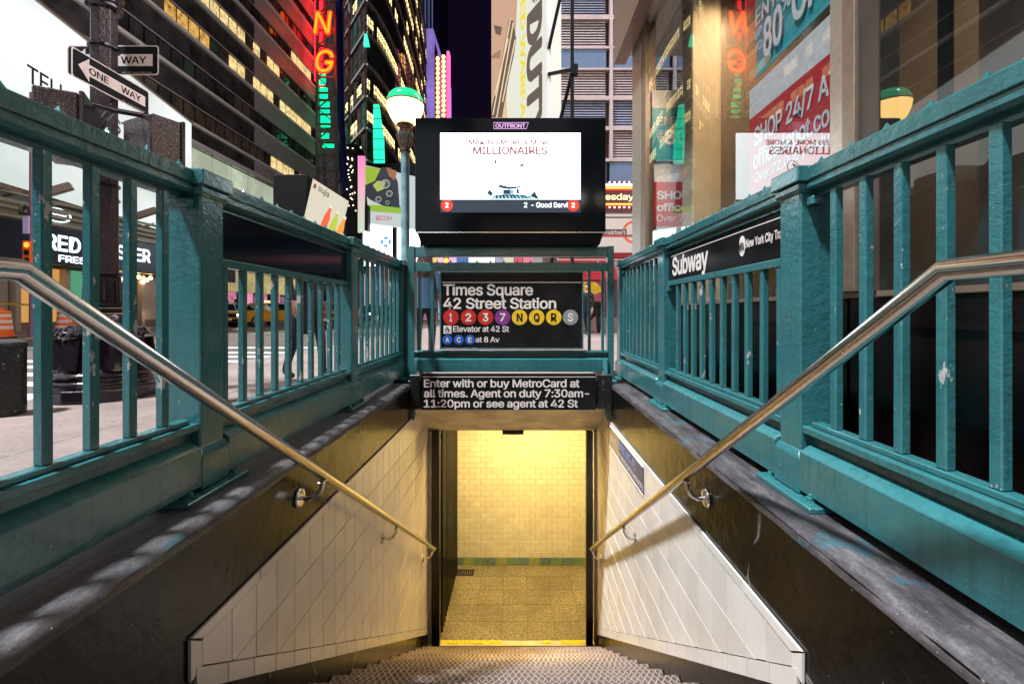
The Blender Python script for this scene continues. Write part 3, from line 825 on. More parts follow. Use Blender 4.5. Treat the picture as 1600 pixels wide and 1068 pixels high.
# ---- digital screen over the frame
dk = 4.15
sk = thing('digital_screen', 'large black digital advertising screen showing MILLIONAIRES, standing on the end frame', 'screen', (0, 4.35, .62))
x0, x1 = X(648.5, dk), X(946.5, dk)
MB().box(x0, x1, dk, dk+.40, Z(363.5, dk), Z(184, dk)).build('housing', M['black_gloss'], sk, bevel=.006)
MB().loft([[(X(657, dk), dk+.03, .6165), (X(938, dk), dk+.03, .6165), (X(938, dk), dk+.37, .6165), (X(657, dk), dk+.37, .6165)],
           [(X(652, dk), dk+.005, Z(364, dk)), (X(943, dk), dk+.005, Z(364, dk)), (X(943, dk), dk+.39, Z(364, dk)), (X(652, dk), dk+.39, Z(364, dk))]]).build('plinth', M['black'], sk, bevel=.003)
MB().box(x0+.004, x1-.004, dk-.0015, dk, Z(364, dk)+.002, Z(363, dk)+.004).build('edge_trim', M['steel'], sk)
scr = newobj('display', None, (0, dk, 1), sk)
MB().box(X(688, dk), X(907, dk), dk-.003, dk, Z(311.5, dk), Z(208, dk)).build('bright_picture', emit('screen_white', (.84, .97, 1.0), 3.0), scr)
MB().box(X(688, dk), X(907, dk), dk-.003, dk, Z(332, dk), Z(311.8, dk)).build('ticker_band', emit('screen_slate', (.018, .028, .05), 1.0), scr)
red_e = emit('screen_red', (.80, .035, .01), 1.2); wh_e = emit('screen_text_white', (.9, .95, 1), 1.4); ink = emit('screen_ink', (.45, .12, .14), .7); inkp = emit('screen_ink_pale', (.50, .20, .20), .6)
ft('MAKING MORE & MORE', 732, 861, 226.5, 219, dk, scr, inkp, .03, 'picture_text', .0045)
ft('MILLIONAIRES', 739, 855.5, 241.2, 229.8, dk, scr, ink, .03, 'picture_text', .0045)
tl = emit('screen_teal', (.01, .14, .17), 1.0); tl2 = emit('screen_teal_dark', (.004, .035, .06), 1.0); tl3 = emit('screen_teal_pale', (.25, .62, .72), 1.1)
em = MB(); c = (X(818.7, dk), dk-.0045, Z(260, dk)); rad = 9*dk/F
ringshape(em, c, EX, EZ, rad*.86, rad, 36, 0); em.quad((c[0]-rad*.86, c[1]-.001, c[2]-rad*.15), (c[0], c[1]-.001, c[2]), (c[0], c[1]-.001, c[2]+rad*.5), (c[0]-rad*.6, c[1]-.001, c[2]+rad*.3))
em.build('round_emblem', tl, scr)
em = MB(); q = lambda px, py: (X(px, dk), dk-.0045, Z(py, dk))
em.quad(q(772.4, 256), q(776, 256), q(775.2, 253.2), q(772.8, 253.2)); disc(em, q(774.1, 252), EX, EZ, .010, 12, .0005); em.build('small_figure', tl2, scr)
hat = MB()
pts_top = [(778, 291), (782, 288.4), (786, 290), (795, 292), (808, 291.5), (818, 290)]; pts_bot = [(818.5, 291), (808, 294.5), (795, 296), (785, 294.5), (780, 293)]
hat.quad(*[q(*p) for p in pts_top+pts_bot]); hat.quad(q(786, 296.3), q(786, 303.6), q(803, 303.6), q(803, 296.3)); hat.quad(q(807, 295.6), q(807, 303), q(811, 303), q(811, 295))
hat.quad(q(752, 311.2), q(768, 304), q(771, 302), q(764, 296), q(761, 303), q(768, 306)); hat.quad(q(833, 301), q(840, 296.5), q(836, 300), q(842, 311.2), q(838, 311.2), q(828, 306))
hat.quad(q(768, 311.2), q(774, 305), q(786, 303.8), q(812, 303.8), q(826, 306), q(832, 311.2)); hat.build('picture_hat', tl2, scr)
h2 = MB(); 
for k in range(12): h2.quad(*[(p_[0], p_[1]-.001, p_[2]) for p_ in (q(766+k*6, 311.1), q(766+k*6+3.2, 311.1), q(768.5+k*5.4, 306.8-(k % 3)), q(767+k*5.4, 306))])
h2.quad(q(797, 303.5), q(803, 303.5), q(803, 297), q(797, 297)); h2.build('picture_brim', tl3, scr)
for px in (698.5, 895.5):
    mb = MB(); disc(mb, (X(px, dk), dk-.004, Z(321, dk)), EX, EZ, .054, 32, .0006); mb.build('route_dot', red_e, scr)
    ft('2', px-2.8, px+2.8, 324.5, 317, dk, scr, wh_e, .03, 'picture_text', .0065)
ft('2', 818.5, 824, 324.2, 316.5, dk, scr, wh_e, .02, 'picture_text', .0045)
ft('- Good Servi', 830, 887, 324.2, 316.5, dk, scr, wh_e, .02, 'picture_text', .0045)
lgm = emit('logo_violet', (.75, .42, .80), .9)
lo = MB(); a0, a1, b0, b1 = X(771.5, dk), X(824, dk), Z(201.4, dk), Z(191.8, dk); t_ = .005; sk_ = .02
fo = lambda u, v: (a0+u*(a1-a0)+(sk_*v if u > .5 else 0)-(sk_ if u > .5 else 0)*.5, dk-.001, b0+v*(b1-b0))
for p, r in (((0, 0), (1, 0)), ((1, 0), (1, 1)), ((1, 1), (0, 1)), ((0, 1), (0, 0))): lo.bar(fo(*p), fo(*r), .004, .004)
lo.build('maker_badge', lgm, sk)
ft('OUTFRONT', 774, 821, 199.7, 193.7, dk, sk, lgm, .03, 'badge_lettering', .0015)
# ================================================================ ground
gd = struct('road', (0, 0, GZ-.12))
rp = MB(); RZ = GZ-.12
rp.quad((-17.7, -30, RZ), (-4.3, -30, RZ), (-4.3, 300, RZ), (-17.7, 300, RZ))
rp.quad((-4.3, 24.0, RZ), (40, 24.0, RZ), (40, 300, RZ), (-4.3, 300, RZ)) if False else None
rp.build('asphalt', M['asphalt'], gd)
for k in range(9):
    MB().box(-9.5, -4.55, 2.9+k*.86, 2.9+k*.86+.36, RZ+.002, RZ+.006).build('crosswalk_stripe', M['paint_white'], gd)
MB().box(-17.0, -4.6, 11.2, 11.55, RZ+.002, RZ+.006).build('stop_line', M['paint_white'], gd)
for k in range(10): MB().box(-10.9, -10.76, 13+k*5.5, 16+k*5.5, RZ+.002, RZ+.006).build('lane_dash', M['paint_white'], gd)
sw = struct('sidewalk', (0, 0, GZ))
MB().box(-4.24, WL-.34, -12, 30, GZ-.30, GZ-.004).build('slab_bed', M['kerb'], sw)
MB().box(WR+.35, 12, -12, 30, GZ-.30, GZ-.004).build('slab_bed', M['kerb'], sw)
MB().box(WL-.339, WR+.349, 4.5, 30, GZ-.05, GZ-.004).build('slab_bed', M['kerb'], sw)
MB().box(WL-.339, WR+.349, -12, -1.62, GZ-.30, GZ-.004).build('slab_bed', M['kerb'], sw)
sl = {}
def slab(x0, x1, y0, y1):
    k = (round(x1-x0, 2), round(y1-y0, 2))
    if k not in sl: sl[k] = MB().box(.006, x1-x0-.006, .006, y1-y0-.006, -.02, 0).mesh('paving_slab', M['sidewalk'], bevel=.004)
    piece('paving_slab', sl[k], (x0, y0, GZ+random.uniform(-.002, .002)), sw)
for i in range(2):
    for j in range(16):
        slab(-4.24+i*1.47, -4.24+(i+1)*1.47, -2.0+j*1.5, -.5+j*1.5)
for j in range(14):
    slab(WL-.345, WR+.35, 4.52+j*1.5, 6.02+j*1.5)
    for i in range(3): slab(WR+.36+1.45*i, WR+.36+1.45*(i+1), 4.8+j*1.5, 6.3+j*1.5)
km = MB().box(0, .15, .004, 1.796, -.15, 0).mesh('kerb_stone', M['kerb'], bevel=.012)
kb = struct('kerb', (-4.39, 0, GZ))
for j in range(18): piece('kerb_stone', km, (-4.395, -3+1.8*j, GZ-.002), kb)
fs = struct('far_sidewalk', (-21, 20, GZ))
MB().box(-24, -17.75, -30, 90, GZ-.3, GZ).build('paving', M['sidewalk'], fs)
MB().box(-17.745, -17.6, -30, 90, GZ-.3, GZ+.002).build('far_kerb', M['kerb'], fs)
cr = struct('cross_street', (0, 40, RZ))
MB().quad((-4.3, 30.01, RZ), (60, 30.01, RZ), (60, 300, RZ), (-4.3, 300, RZ)).build('asphalt', M['asphalt'], cr)
MB().quad((-60, 90.01, RZ), (-17.7, 90.01, RZ), (-17.7, 300, RZ), (-60, 300, RZ)).build('asphalt', M['asphalt'], cr)

# ================================================================ shop window on the right
XW = 1.268
gl, nt, b = nodes('shop_glass')
nt.nodes.remove(b)
out = nt.nodes['Material Output']
tr = N(nt, 'ShaderNodeBsdfTransparent'); tr.inputs[0].default_value = (.86, .90, .90, 1)
gs = N(nt, 'ShaderNodeBsdfGlossy'); gs.inputs['Roughness'].default_value = .0; gs.inputs[0].default_value = (1, 1, 1, 1)
fn = N(nt, 'ShaderNodeFresnel'); fn.inputs[0].default_value = 1.97
mx = N(nt, 'ShaderNodeMixShader'); gb0 = N(nt, 'ShaderNodeNewGeometry'); inv = N(nt, 'ShaderNodeMath', operation='SUBTRACT'); inv.inputs[0].default_value = 1; L(nt, gb0.outputs['Backfacing'], inv.inputs[1]); mlt = N(nt, 'ShaderNodeMath', operation='MULTIPLY'); L(nt, inv.outputs[0], mlt.inputs[0]); L(nt, fn.outputs[0], mlt.inputs[1]); L(nt, mlt.outputs[0], mx.inputs[0]); L(nt, tr.outputs[0], mx.inputs[1]); L(nt, gs.outputs[0], mx.inputs[2])
v = coords(nt, 1, 'World')
df_ = N(nt, 'ShaderNodeBsdfDiffuse'); df_.inputs[0].default_value = (.55, .5, .47, 1)
mx2 = N(nt, 'ShaderNodeMixShader'); L(nt, ramp(nt, noise(nt, v, 130, 4, .8), [(.5, .0), (.68, .015), (.74, .14)]), mx2.inputs[0])
L(nt, mx.outputs[0], mx2.inputs[1]); L(nt, df_.outputs[0], mx2.inputs[2]); L(nt, mx2.outputs[0], out.inputs[0])
M['glass'] = gl
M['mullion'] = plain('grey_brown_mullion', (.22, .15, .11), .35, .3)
M['mullion_lit'] = plain('pale_metal_mullion', (.40, .33, .27), .3, .5)  # paler metal colour than the plain mullion
M['brown'] = plain('brown_interior_panel', (.055, .036, .027), .55, vs=3, var=.3)
M['tan'] = plain('tan_interior_column', (.50, .36, .24), .6, vs=5)
M['shop_base'] = plain('black_brown_panel', (.006, .003, .003), .22, vs=3, var=.4)
sp = thing('corner_shop', 'shop on the corner with tall glass panes, tan column and black base panels', 'shop', (2.5, 0, GZ))
ZT = 4.6; ZW = 2.86
for n_, (a, b_) in enumerate(((1.845, 4.50), (-5.0, 1.60))):
    p = newobj('window', None, (XW, (a+b_)/2, .07), sp)
    MB().box(XW, XW+.008, a, b_, .075, ZW).build('pane', M['glass'], p)
    MB().box(XW-.012, XW+.04, a, b_, .055, .0745).build('sill', M['mullion'], p)
p = newobj('window', None, (1.8, 4.62, .07), sp)
MB().box(XW+.09, 2.6, 4.95, 4.958, .075, ZW).build('pane', M['glass'], p)
MB().box(XW-.02, XW+.09, 4.505, 4.65, GZ, ZW).build('corner_mullion', M['mullion'], sp, bevel=.004)
MB().box(XW-.025, XW+.07, 4.655, 5.00, GZ, ZW).build('corner_mullion', M['mullion_lit'], sp, bevel=.004)
MB().box(XW-.01, XW+.06, 1.762, 1.844, .075, ZW).build('mullion', M['mullion_lit'], sp, bevel=.003)
MB().box(XW-.02, XW+.07, 1.695, 1.761, .075, ZW).build('mullion', M['mullion'], sp, bevel=.003)
MB().box(XW-.004, XW+.07, 1.601, 1.6945, .075, ZW).build('window_frame', M['brown'], sp)
MB().box(XW+.02, XW+.07, 1.40, 1.402, .075, ZW).build('pane_joint', M['black'], sp)
for a, b_ in ((-5, -2.1), (-2.09, .38), (.39, 1.74), (1.75, 2.95), (2.96, 4.50)):
    MB().box(XW-.005, XW+.10, a, b_, GZ, .052).build('base_panel', M['shop_base'], sp, bevel=.004)
    MB().box(XW-.016, XW-.0055, a+.06, b_-.06, -.05, -.035).build('base_bead', M['shop_base'], sp)
MB().box(XW+.5, 3.6, -5, 1.75, .0, ZW-.07).build('interior_partition', M['brown'], sp)
MB().box(3.2, 3.3, 1.751, 4.95, GZ, ZW).build('interior_wall', M['brown'], sp)
MB().box(1.575, 1.84, 4.14, 4.40, GZ, ZW).build('interior_column', M['tan'], sp, bevel=.01)
MB().box(1.842, 2.6, 4.18, 4.38, GZ, ZW).build('interior_wall', M['mullion'], sp)
MB().box(XW+.1, 3.6, 1.75, 4.98, GZ-.02, GZ+.02).build('interior_floor', M['sidewalk'], sp)
MB().box(XW-.06, 3.7, -5, 5.1, ZW+.001, ZT).build('fascia', M['mullion_lit'], sp)
MB().box(XW-.19, XW-.0605, -5, 5.16, ZW-.06, ZW+.9).build('canopy_edge', M['mullion'], sp)
lp = newobj('ceiling_lamp', None, (2.1, 3.1, 3.9), sp)
MB().box(1.75, 2.05, 2.2, 3.9, ZW-.06, ZW-.005).build('lamp_case', M['white'], lp)
MB().box(1.77, 2.03, 2.22, 3.88, ZW-.067, ZW-.0605).build('lamp_tube', emit('shop_light', (1, .74, .44), 34), lp)
for y_ in (1.905, 1.925): MB().tube([(XW+.10, y_, 2.8), (XW+.102, y_-.004, 2.0), (XW+.10, y_+.006, .08)], .0035, 6).build('hanging_cord', M['black'], sp)

def sideposter(label, name, y0, y1, bands, x=1.45):
    p = thing(name, label, 'poster', (x, (y0+y1)/2, 1))
    return p
M['poster_teal'] = plain('poster_teal', (.03, .36, .42), .35); M['poster_red'] = plain('poster_red', (.62, .02, .03), .35); M['poster_white'] = plain('poster_white', (.80, .66, .68), .4)
xq = 1.45
def side_text(par, body, px0, px1, zb_, cap, bold=.02, m='poster_white', name='lettering', split=True):
    ya = F*xq/(px0-VX); yb = F*xq/(px1-VX)
    return text(name, body, M[m], par, (xq-.001, ya, zb_), R_, EZ, ya-yb, cap, bold, split=split)
p = thing('sale_poster', 'teal ENTIRE UP TO 80% poster hung inside the shop window above the red one', 'poster', (xq, 2.4, 2))
ya, yb = F*xq/(1176-VX), 1.90
MB().loft([[(xq, ya, 2.45), (xq+.003, ya, 2.45), (xq+.003, yb, 2.45), (xq, yb, 2.45)], [(xq+.01, ya-.03, 1.43), (xq+.013, ya-.03, 1.43), (xq+.006, yb, 1.44), (xq, yb, 1.44)]]).build('poster_sheet', M['poster_teal'], p)
xq = 1.445
side_text(p, 'ENTIRE', 1181, 1248, 1.735, .095, .015, 'poster_white')
side_text(p, 'UP', 1180, 1191, 1.655, .05); side_text(p, 'TO', 1180, 1191, 1.575, .05)
side_text(p, '80', 1193, 1223, 1.50, .20, .03); side_text(p, '%', 1223, 1236, 1.64, .09); side_text(p, 'OFF', 1238, 1305, 1.52, .20, .03)
xq = 1.45
p = thing('shop_poster', 'red and white SHOP 24/7 poster hung inside the shop window beside the mullion', 'poster', (xq, 2.4, .8))
ya = F*xq/(1171-VX)
MB().box(xq, xq+.003, yb, ya, 1.205, 1.385).build('white_band', M['poster_white'], p)
MB().box(xq, xq+.003, yb, ya, .45, 1.2045).build('red_band', M['poster_red'], p)
side_text(p, 'SHOP 24/7 AT', 1179, 1312, 1.015, .105, .025); side_text(p, 'officedepot.com', 1178, 1318, .875, .10, .02); side_text(p, 'Over 72,000 products', 1180, 1322, .79, .055, .005)
def fposter(label, a, b_, d, rows, name):
    p = thing(name, label, 'poster', (X((a+b_)/2, d), d, 1))
    for (py0, py1, m_) in rows: MB().box(X(a, d), X(b_, d), d, d+.003, Z(py1, d), Z(py0, d)-.0005).build('poster_sheet', M[m_], p)
    return p
dd = 4.48
p = fposter('teal ENTIRE UP TO 80 poster in the end window, left of the tan column', 1019, 1100, dd, ((141, 169, 'poster_white'), (169, 250, 'poster_teal')), 'sale_poster')
ft('ENTIRE', 1026, 1093, 196, 183, dd, p, 'poster_white', .015, off=.003); ft('UP', 1026, 1036, 212, 204, dd, p, 'poster_white', off=.003); ft('TO', 1026, 1036, 221.5, 213.5, dd, p, 'poster_white', off=.003); ft('80', 1038, 1075, 225, 204, dd, p, 'poster_white', .03, off=.003)
p = fposter('red SHOP Over 72 poster in the end window, left of the tan column', 1022, 1100, dd, ((257, 284, 'poster_white'), (284, 354, 'poster_red')), 'shop_poster')
ft('SHOP', 1026, 1077, 311, 299, dd, p, 'poster_white', .035, off=.003); ft('officedepot', 1026, 1122, 329.5, 318, dd, p, 'poster_white', .03, off=.003); ft('Over 72,000', 1026, 1107, 346, 335.5, dd, p, 'poster_white', .0, off=.003)

# ================================================================ street lamp post with its signs
lx, ly = -3.83, 4.2
lp = thing('street_lamp', 'dark maroon cast iron street lamp post with a wide ornate base at the kerb', 'street lamp', (lx, ly, GZ))
def octo(prof, n=8, rot=math.pi/8):
    mb = MB(); mb.loft([[(lx+r*math.cos(rot+2*math.pi*i/n), ly+r*math.sin(rot+2*math.pi*i/n), z) for i in range(n)] for r, z in prof]); return mb
bs = newobj('base', None, (lx, ly, GZ), lp)
octo([(.40, GZ), (.40, GZ+.10), (.385, GZ+.115)], 16).build('plinth', M['iron_gloss'], bs, bevel=.006)
MB().lathe([(.385, .115), (.39, .145), (.38, .17), (.365, .18), (.36, .20), (.375, .22), (.365, .24), (.325, .26), (.305, .32), (.29, .42), (.285, .52), (.30, .56)], (lx, ly, GZ), 16).build('bell_base', M['iron_gloss'], bs, smooth=True)
MB().lathe([(.30, .56), (.335, .575), (.335, .60), (.30, .625), (.25, .635), (.24, .66)], (lx, ly, GZ), 32).build('leaf_moulding', M['iron_gloss'], bs, smooth=True)
mb = MB()
for k in range(32):
    a = 2*math.pi*k/32; mb.bar((lx+.34*math.cos(a), ly+.34*math.sin(a), GZ+.572), (lx+.30*math.cos(a), ly+.30*math.sin(a), GZ+.635), .036, .02)
mb.build('leaf_ring', M['iron_gloss'], bs, bevel=.004)
mb = MB()
for k in range(8):
    a = math.pi/8+2*math.pi*k/8+math.pi/8; c_, s_ = math.cos(a), math.sin(a)
    MB().bar((lx+.335*c_, ly+.335*s_, GZ+.27), (lx+.30*c_, ly+.30*s_, GZ+.54), .14, .03).build('base_panel', M['iron_gloss'], bs, bevel=.01)
octo([(.185, GZ+.66), (.17, GZ+.70), (.165, GZ+.74), (.15, GZ+.76)], 16).build('lower_collar', M['iron_gloss'], lp, smooth=True)
for z in (.70, .78, .83): MB().lathe([(.14, z-.01), (.165, z), (.165, z+.02), (.14, z+.03)], (lx, ly, GZ), 24).build('ring_moulding', M['iron_gloss'], lp, smooth=True)
octo([(.14, GZ+.84), (.128, GZ+1.10)]).build('fluted_stage', M['iron_gloss'], lp, bevel=.004)
mb = MB()
for k in range(8):
    a = 2*math.pi*k/8+math.pi/8*2; c_, s_ = math.cos(a), math.sin(a)
    mb.tube([(lx+.132*c_, ly+.132*s_, GZ+.88), (lx+.125*c_, ly+.125*s_, GZ+1.06)], .018, 8)
mb.build('flute', M['iron_gloss'], lp)
MB().lathe([(.13, 1.10), (.15, 1.115), (.15, 1.13), (.125, 1.145)], (lx, ly, GZ), 24).build('ring_moulding', M['iron_gloss'], lp, smooth=True)
octo([(.112, GZ+1.145), (.100, GZ+3.55)]).build('shaft', M['pole'], lp, bevel=.004)
MB().lathe([(.11, 3.55), (.135, 3.57), (.135, 3.60), (.12, 3.62), (.12, 3.64), (.145, 3.66), (.145, 3.70), (.12, 3.73), (.115, 3.76)], (lx, ly, GZ), 24).build('upper_collar', M['iron_gloss'], lp, smooth=True)
octo([(.10, GZ+3.76), (.085, GZ+7.5)]).build('upper_shaft', M['pole'], lp)
for z in (1.93, 2.15, 2.9, 3.2): MB().lathe([(.118, z), (.118, z+.02)], (lx, ly, GZ), 24).build('strap_band', M['iron_gloss'], lp)

def one_way(label, o, r, wd, ht):
    n = Vector(r).cross(Vector(EZ)); o = Vector(o); r = Vector(r)
    s = thing('one_way_sign', label, 'street sign', tuple(o+r*wd/2))
    def P(u, v, k=0): return o+r*u+Vector(EZ)*v+n*k
    def rr(u0, u1, v0, v1, rad, k0, k1):
        pts = []
        for cu, cv, a0 in ((u1-rad, v1-rad, 0), (u0+rad, v1-rad, 90), (u0+rad, v0+rad, 180), (u1-rad, v0+rad, 270)):
            for j in range(5):
                a = math.radians(a0+j*22.5); pts.append((cu+rad*math.cos(a), cv+rad*math.sin(a)))
        return MB().loft([[P(u, v, k0) for u, v in pts], [P(u, v, k1) for u, v in pts]])
    rr(0, wd, 0, ht, ht*.10, -.003, 0).build('sign_border', M['pinkwhite'], s)
    rr(ht*.04, wd-ht*.04, ht*.04, ht*.96, ht*.08, 0, .0012).build('sign_ground', M['black'], s)
    a = [(ht*.22, ht*.5), (ht*.62, ht*.90), (ht*.62, ht*.70), (wd-ht*.20, ht*.70), (wd-ht*.20, ht*.30), (ht*.62, ht*.30), (ht*.62, ht*.10)]
    MB().loft([[P(u, v, .0012) for u, v in a], [P(u, v, .0022) for u, v in a]]).build('arrow', M['pinkwhite'], s)
    text('lettering', 'ONE', M['black'], s, P(wd*.19, ht*.385, .0022), r, EZ, wd*.24, ht*.23, .02, off=.0008)
    text('lettering', 'WAY', M['black'], s, P(wd*.59, ht*.385, .0022), r, EZ, wd*.28, ht*.23, .02, off=.0008)
    text('maker_lettering', 'DEPT. OF TRANSPORTATION', M['pinkwhite'], s, P(wd*.60, ht*.07, .0012), r, EZ, wd*.33, ht*.03, 0, off=.0008)
    return s
# the one along the kerb faces the stairs (+x), reading away from the camera
xs1 = -3.68
zt = Z(137.6, 4.527); 
def slant(y): return None
one_way('slanting one way sign in front of the lamp post, set along the kerb', (xs1, 3.743, 1.94), (0, 1, 0), .784, .246)
one_way('level one way sign behind the lamp post, its arrow hidden by the post', (X(105, 4.38), 4.38, Z(117.5, 4.38)), (1, 0, 0), X(248, 4.38)-X(105, 4.38), .285)
ps = thing('signal_bracket', 'dark tubular bracket across the lamp post carrying the two crossing signals', 'bracket', (lx, ly-.12, 1.55))
pa, pb = (X(97, 3.45), 3.45, Z(150, 3.45)), (X(243, 4.0), 4.0, Z(184, 4.0))
MB().tube([pa, tuple((Vector(pa)+Vector(pb))/2+Vector((0, 0, -.02))), pb], .022, 12).build('cross_tube', M['iron_gloss'], ps, smooth=True)
mdp = (Vector(pa)+Vector(pb))/2
MB().tube([tuple(mdp+Vector((0, 0, -.02))), (lx, ly-.10, mdp.z-.06)], .028, 12).build('clamp', M['iron_gloss'], ps)
MB().tube([(pb[0]-.03, pb[1], pb[2]), (pb[0]-.03, pb[1], pb[2]-.09)], .02, 10).build('hanger', M['iron_gloss'], ps)
M['speckled_shell'] = speckle('speckled_signal_shell', (.022, .012, .016), (.40, .28, .26), 95, .22, .57)  # glossy black with pale speckles in its colour
def signal(label, cx, cy, zt, yaw, w_=.40, h_=.42, dp=.22):
    s = thing('crossing_signal', label, 'pedestrian signal', (cx, cy, zt), 'crossing signals on the lamp post')
    o = MB().box(-w_/2, w_/2, -dp/2, dp/2, -h_, 0).local('signal_case', M['speckled_shell'], s, bevel=.012)
    o2 = MB().box(-w_/2-.012, w_/2+.012, dp/2, dp/2+.03, -h_-.01, .012).local('door_flange', M['iron_gloss'], s, bevel=.006)
    o3 = MB().lathe([(.03, 0), (.03, .03), (.018, .05)], (0, 0, 0), 12).local('mount_boss', M['iron_gloss'], s)
    s.rotation_euler = (0, 0, yaw)
    return s
signal('speckled black crossing signal hanging from the far end of the bracket, before the billboard', X(238, 4.05), 4.05, Z(190, 4.05), math.radians(-24), .42, .46, .24)
signal('speckled black crossing signal at the near end of the bracket, mostly below the fence rail', X(103, 3.35), 3.35, Z(158, 3.35), math.radians(-58), .46, .42, .24)

# ---- bollard
bo = thing('bollard', 'scuffed black steel bollard at the kerb, left of the lamp post', 'bollard', (-3.94, 3.45, GZ))
mb = MB().lathe([(.145, 0), (.145, .50), (.150, .505), (.150, .535), (.144, .55), (.10, .562), (.001, .566)], (-3.94, 3.45, GZ), 28); mb.build('bollard_body', M['column_black'], bo, smooth=True)
# ---- traffic barrels
M['barrel'] = plain('orange_plastic', (.85, .14, .01), .4); M['barrel_band'] = plain('barrel_reflective_white', (.75, .60, .55), .3); M['rubber'] = plain('black_rubber', (.02, .02, .02), .7)
def barrel(label, x, y):
    b = thing('traffic_barrel', label, 'traffic barrel', (x, y, RZ+.004), 'orange traffic barrels on the road')
    z = RZ+.004
    MB().lathe([(.36, 0), (.36, .04), (.30, .06)], (x, y, z), 24).build('rubber_foot', M['rubber'], b)
    MB().lathe([(.285, .06), (.285, .25), (.265, .26), (.265, .45), (.245, .46), (.245, .66), (.225, .67), (.225, .90), (.20, .93), (.001, .93)], (x, y, z), 24).build('barrel_body', M['barrel'], b, smooth=True)
    for z0, r in ((.31, .2655), (.51, .2455), (.71, .2255)): MB().lathe([(r, z0), (r+.003, z0+.003), (r+.003, z0+.11), (r, z0+.113)], (x, y, z), 24).build('reflective_band', M['barrel_band'], b)
    MB().box(x-.07, x-.05, y-.012, y+.012, z+.92, z+1.0).box(x+.05, x+.07, y-.012, y+.012, z+.92, z+1.0).box(x-.07, x+.07, y-.012, y+.012, z+1.0, z+1.025).build('handle', M['barrel'], b)
    return b
barrel('orange and white striped traffic barrel at the left edge, beyond the bollard', X(3, 15.4), 15.4)
barrel('orange and white striped traffic barrel partly hidden by the steel handrail', X(103, 16.0), 16.0)
mb = thing('traffic_board', 'tilted orange warning board beside the second traffic barrel', 'warning board', (X(118, 15.6), 15.6, RZ+.004))
x_ = X(116, 15.6); MB().loft([[(x_, 15.6, RZ+.004), (x_+.5, 15.6, RZ+.004), (x_+.5, 15.64, RZ+.004), (x_, 15.64, RZ+.004)], [(x_-.25, 15.75, RZ+.75), (x_+.25, 15.75, RZ+.75), (x_+.25, 15.79, RZ+.75), (x_-.25, 15.79, RZ+.75)]]).build('board_sheet', M['barrel'], mb)
# ---- traffic signal
ts = thing('traffic_signal', 'orange three-lamp traffic signal showing red, on a thin pole at the left', 'traffic signal', (X(49, 15), 15, GZ))
MB().lathe([(.09, 0), (.06, .3), (.05, 8)], (X(49, 15), 15, GZ), 12).build('signal_pole', plain('violet_grey_pole', (.17, .08, .13), .4), ts, smooth=True)
MB().box(X(34, 14.8), X(47.5, 14.8), 14.8, 15.0, Z(414, 14.8), Z(376, 14.8)).build('signal_housing', M['barrel'], ts, bevel=.02)
for k, (m_) in enumerate((emit('signal_red', (1, .10, .01), 6), M['black'], M['black'])):
    mb = MB(); cc = (X(42, 14.8), 14.79, Z(382.5+k*12, 14.8)); disc(mb, cc, EX, EZ, .085, 20, .01); mb.build('signal_lens', m_, ts)
    MB().tube([(cc[0], 14.79, cc[2]+.07), (cc[0], 14.62, cc[2]+.055)], .05, 10).build('lens_hood', M['barrel'], ts) if False else None
MB().box(X(38, 14.9), X(47, 14.9), 14.85, 14.9, Z(365, 14.9), Z(338, 14.9)).build('street_plate', plain('pale_violet_plate', (.62, .50, .82), .4), ts)
MB().lathe([(.10, 0), (.15, .08), (.12, .25), (.03, .34)], (X(38, 14.9), 14.9, Z(336, 14.9)), 14).build('camera_housing', M['speckled_shell'], ts, smooth=True)

# ================================================================ big white billboard over the left restaurant
BX, BY = -21.0, 29.2; BS = (-18.75+21.0)/(17.6-29.2)     # its plane slants slightly towards the road
bx = lambda y: BX+(y-BY)*BS
bb = thing('billboard', 'huge glowing white billboard reading TELL YOUR STORY above the restaurant on the left', 'billboard', (-20, 20, 4.5))
BT = 12.04
BD = emit('billboard_white', (.92, .95, .94), .80)
_nt = BD.node_tree; L(_nt, ramp(_nt, noise(_nt, coords(_nt, (1, .35, 1), 'World'), .22, 2), [(.35, (.60, .67, .63)), (.62, (.96, .97, .97))]), _nt.nodes['Principled BSDF'].inputs['Emission Color'])
edges = [-6, 2.5, 9.0, 16.6, 29.2]
for a, b_ in zip(edges[:-1], edges[1:]):
    MB().loft([[(bx(a), a+.02, 4.6), (bx(a)-.4, a+.02, 4.6), (bx(a)-.4, a+.02, BT), (bx(a), a+.02, BT)], [(bx(b_), b_-.02, 4.6), (bx(b_)-.4, b_-.02, 4.6), (bx(b_)-.4, b_-.02, BT), (bx(b_), b_-.02, BT)]]).build('lit_panel', BD, bb)
mb = MB(); mb.bar((bx(-6)-.1, -6, 4.5), (bx(29.2)-.1, 29.2, 4.5), .4, .18); mb.bar((bx(-6)-.1, -6, BT+.06), (bx(29.2)-.1, 29.2, BT+.06), .4, .10); mb.build('billboard_frame', M['mullion'], bb)
dirv = Vector((BS, 1, 0)).normalized()
def ypx(px):    # y on the board plane seen at px
    k = (px-VX)/F; return (BX-BY*BS)/(k-BS)
def btext(body, px0, px1, z, cap, m, bold=.0, **kw):
    a, b_ = ypx(px0), ypx(px1); o = Vector((bx(a)+.03, a, z))
    return text('lettering', body, m, bb, o, dirv, EZ, (b_-a)/dirv.y, cap, bold, **kw)
INK = emit('billboard_ink', (.02, .025, .04), .5)
btext('TELL YOUR STORY', 40, 232, 8.72, .66, INK, .012, off=.02, split=True)
RD = emit('billboard_red', (.75, .03, .02), 1.0)
def bquad(name, pts, m):
    mb = MB(); P = []
    for px, h in pts: a = ypx(px); P.append((bx(a)+.03, a, h))
    mb.quad(*P); mb.build(name, m, bb)
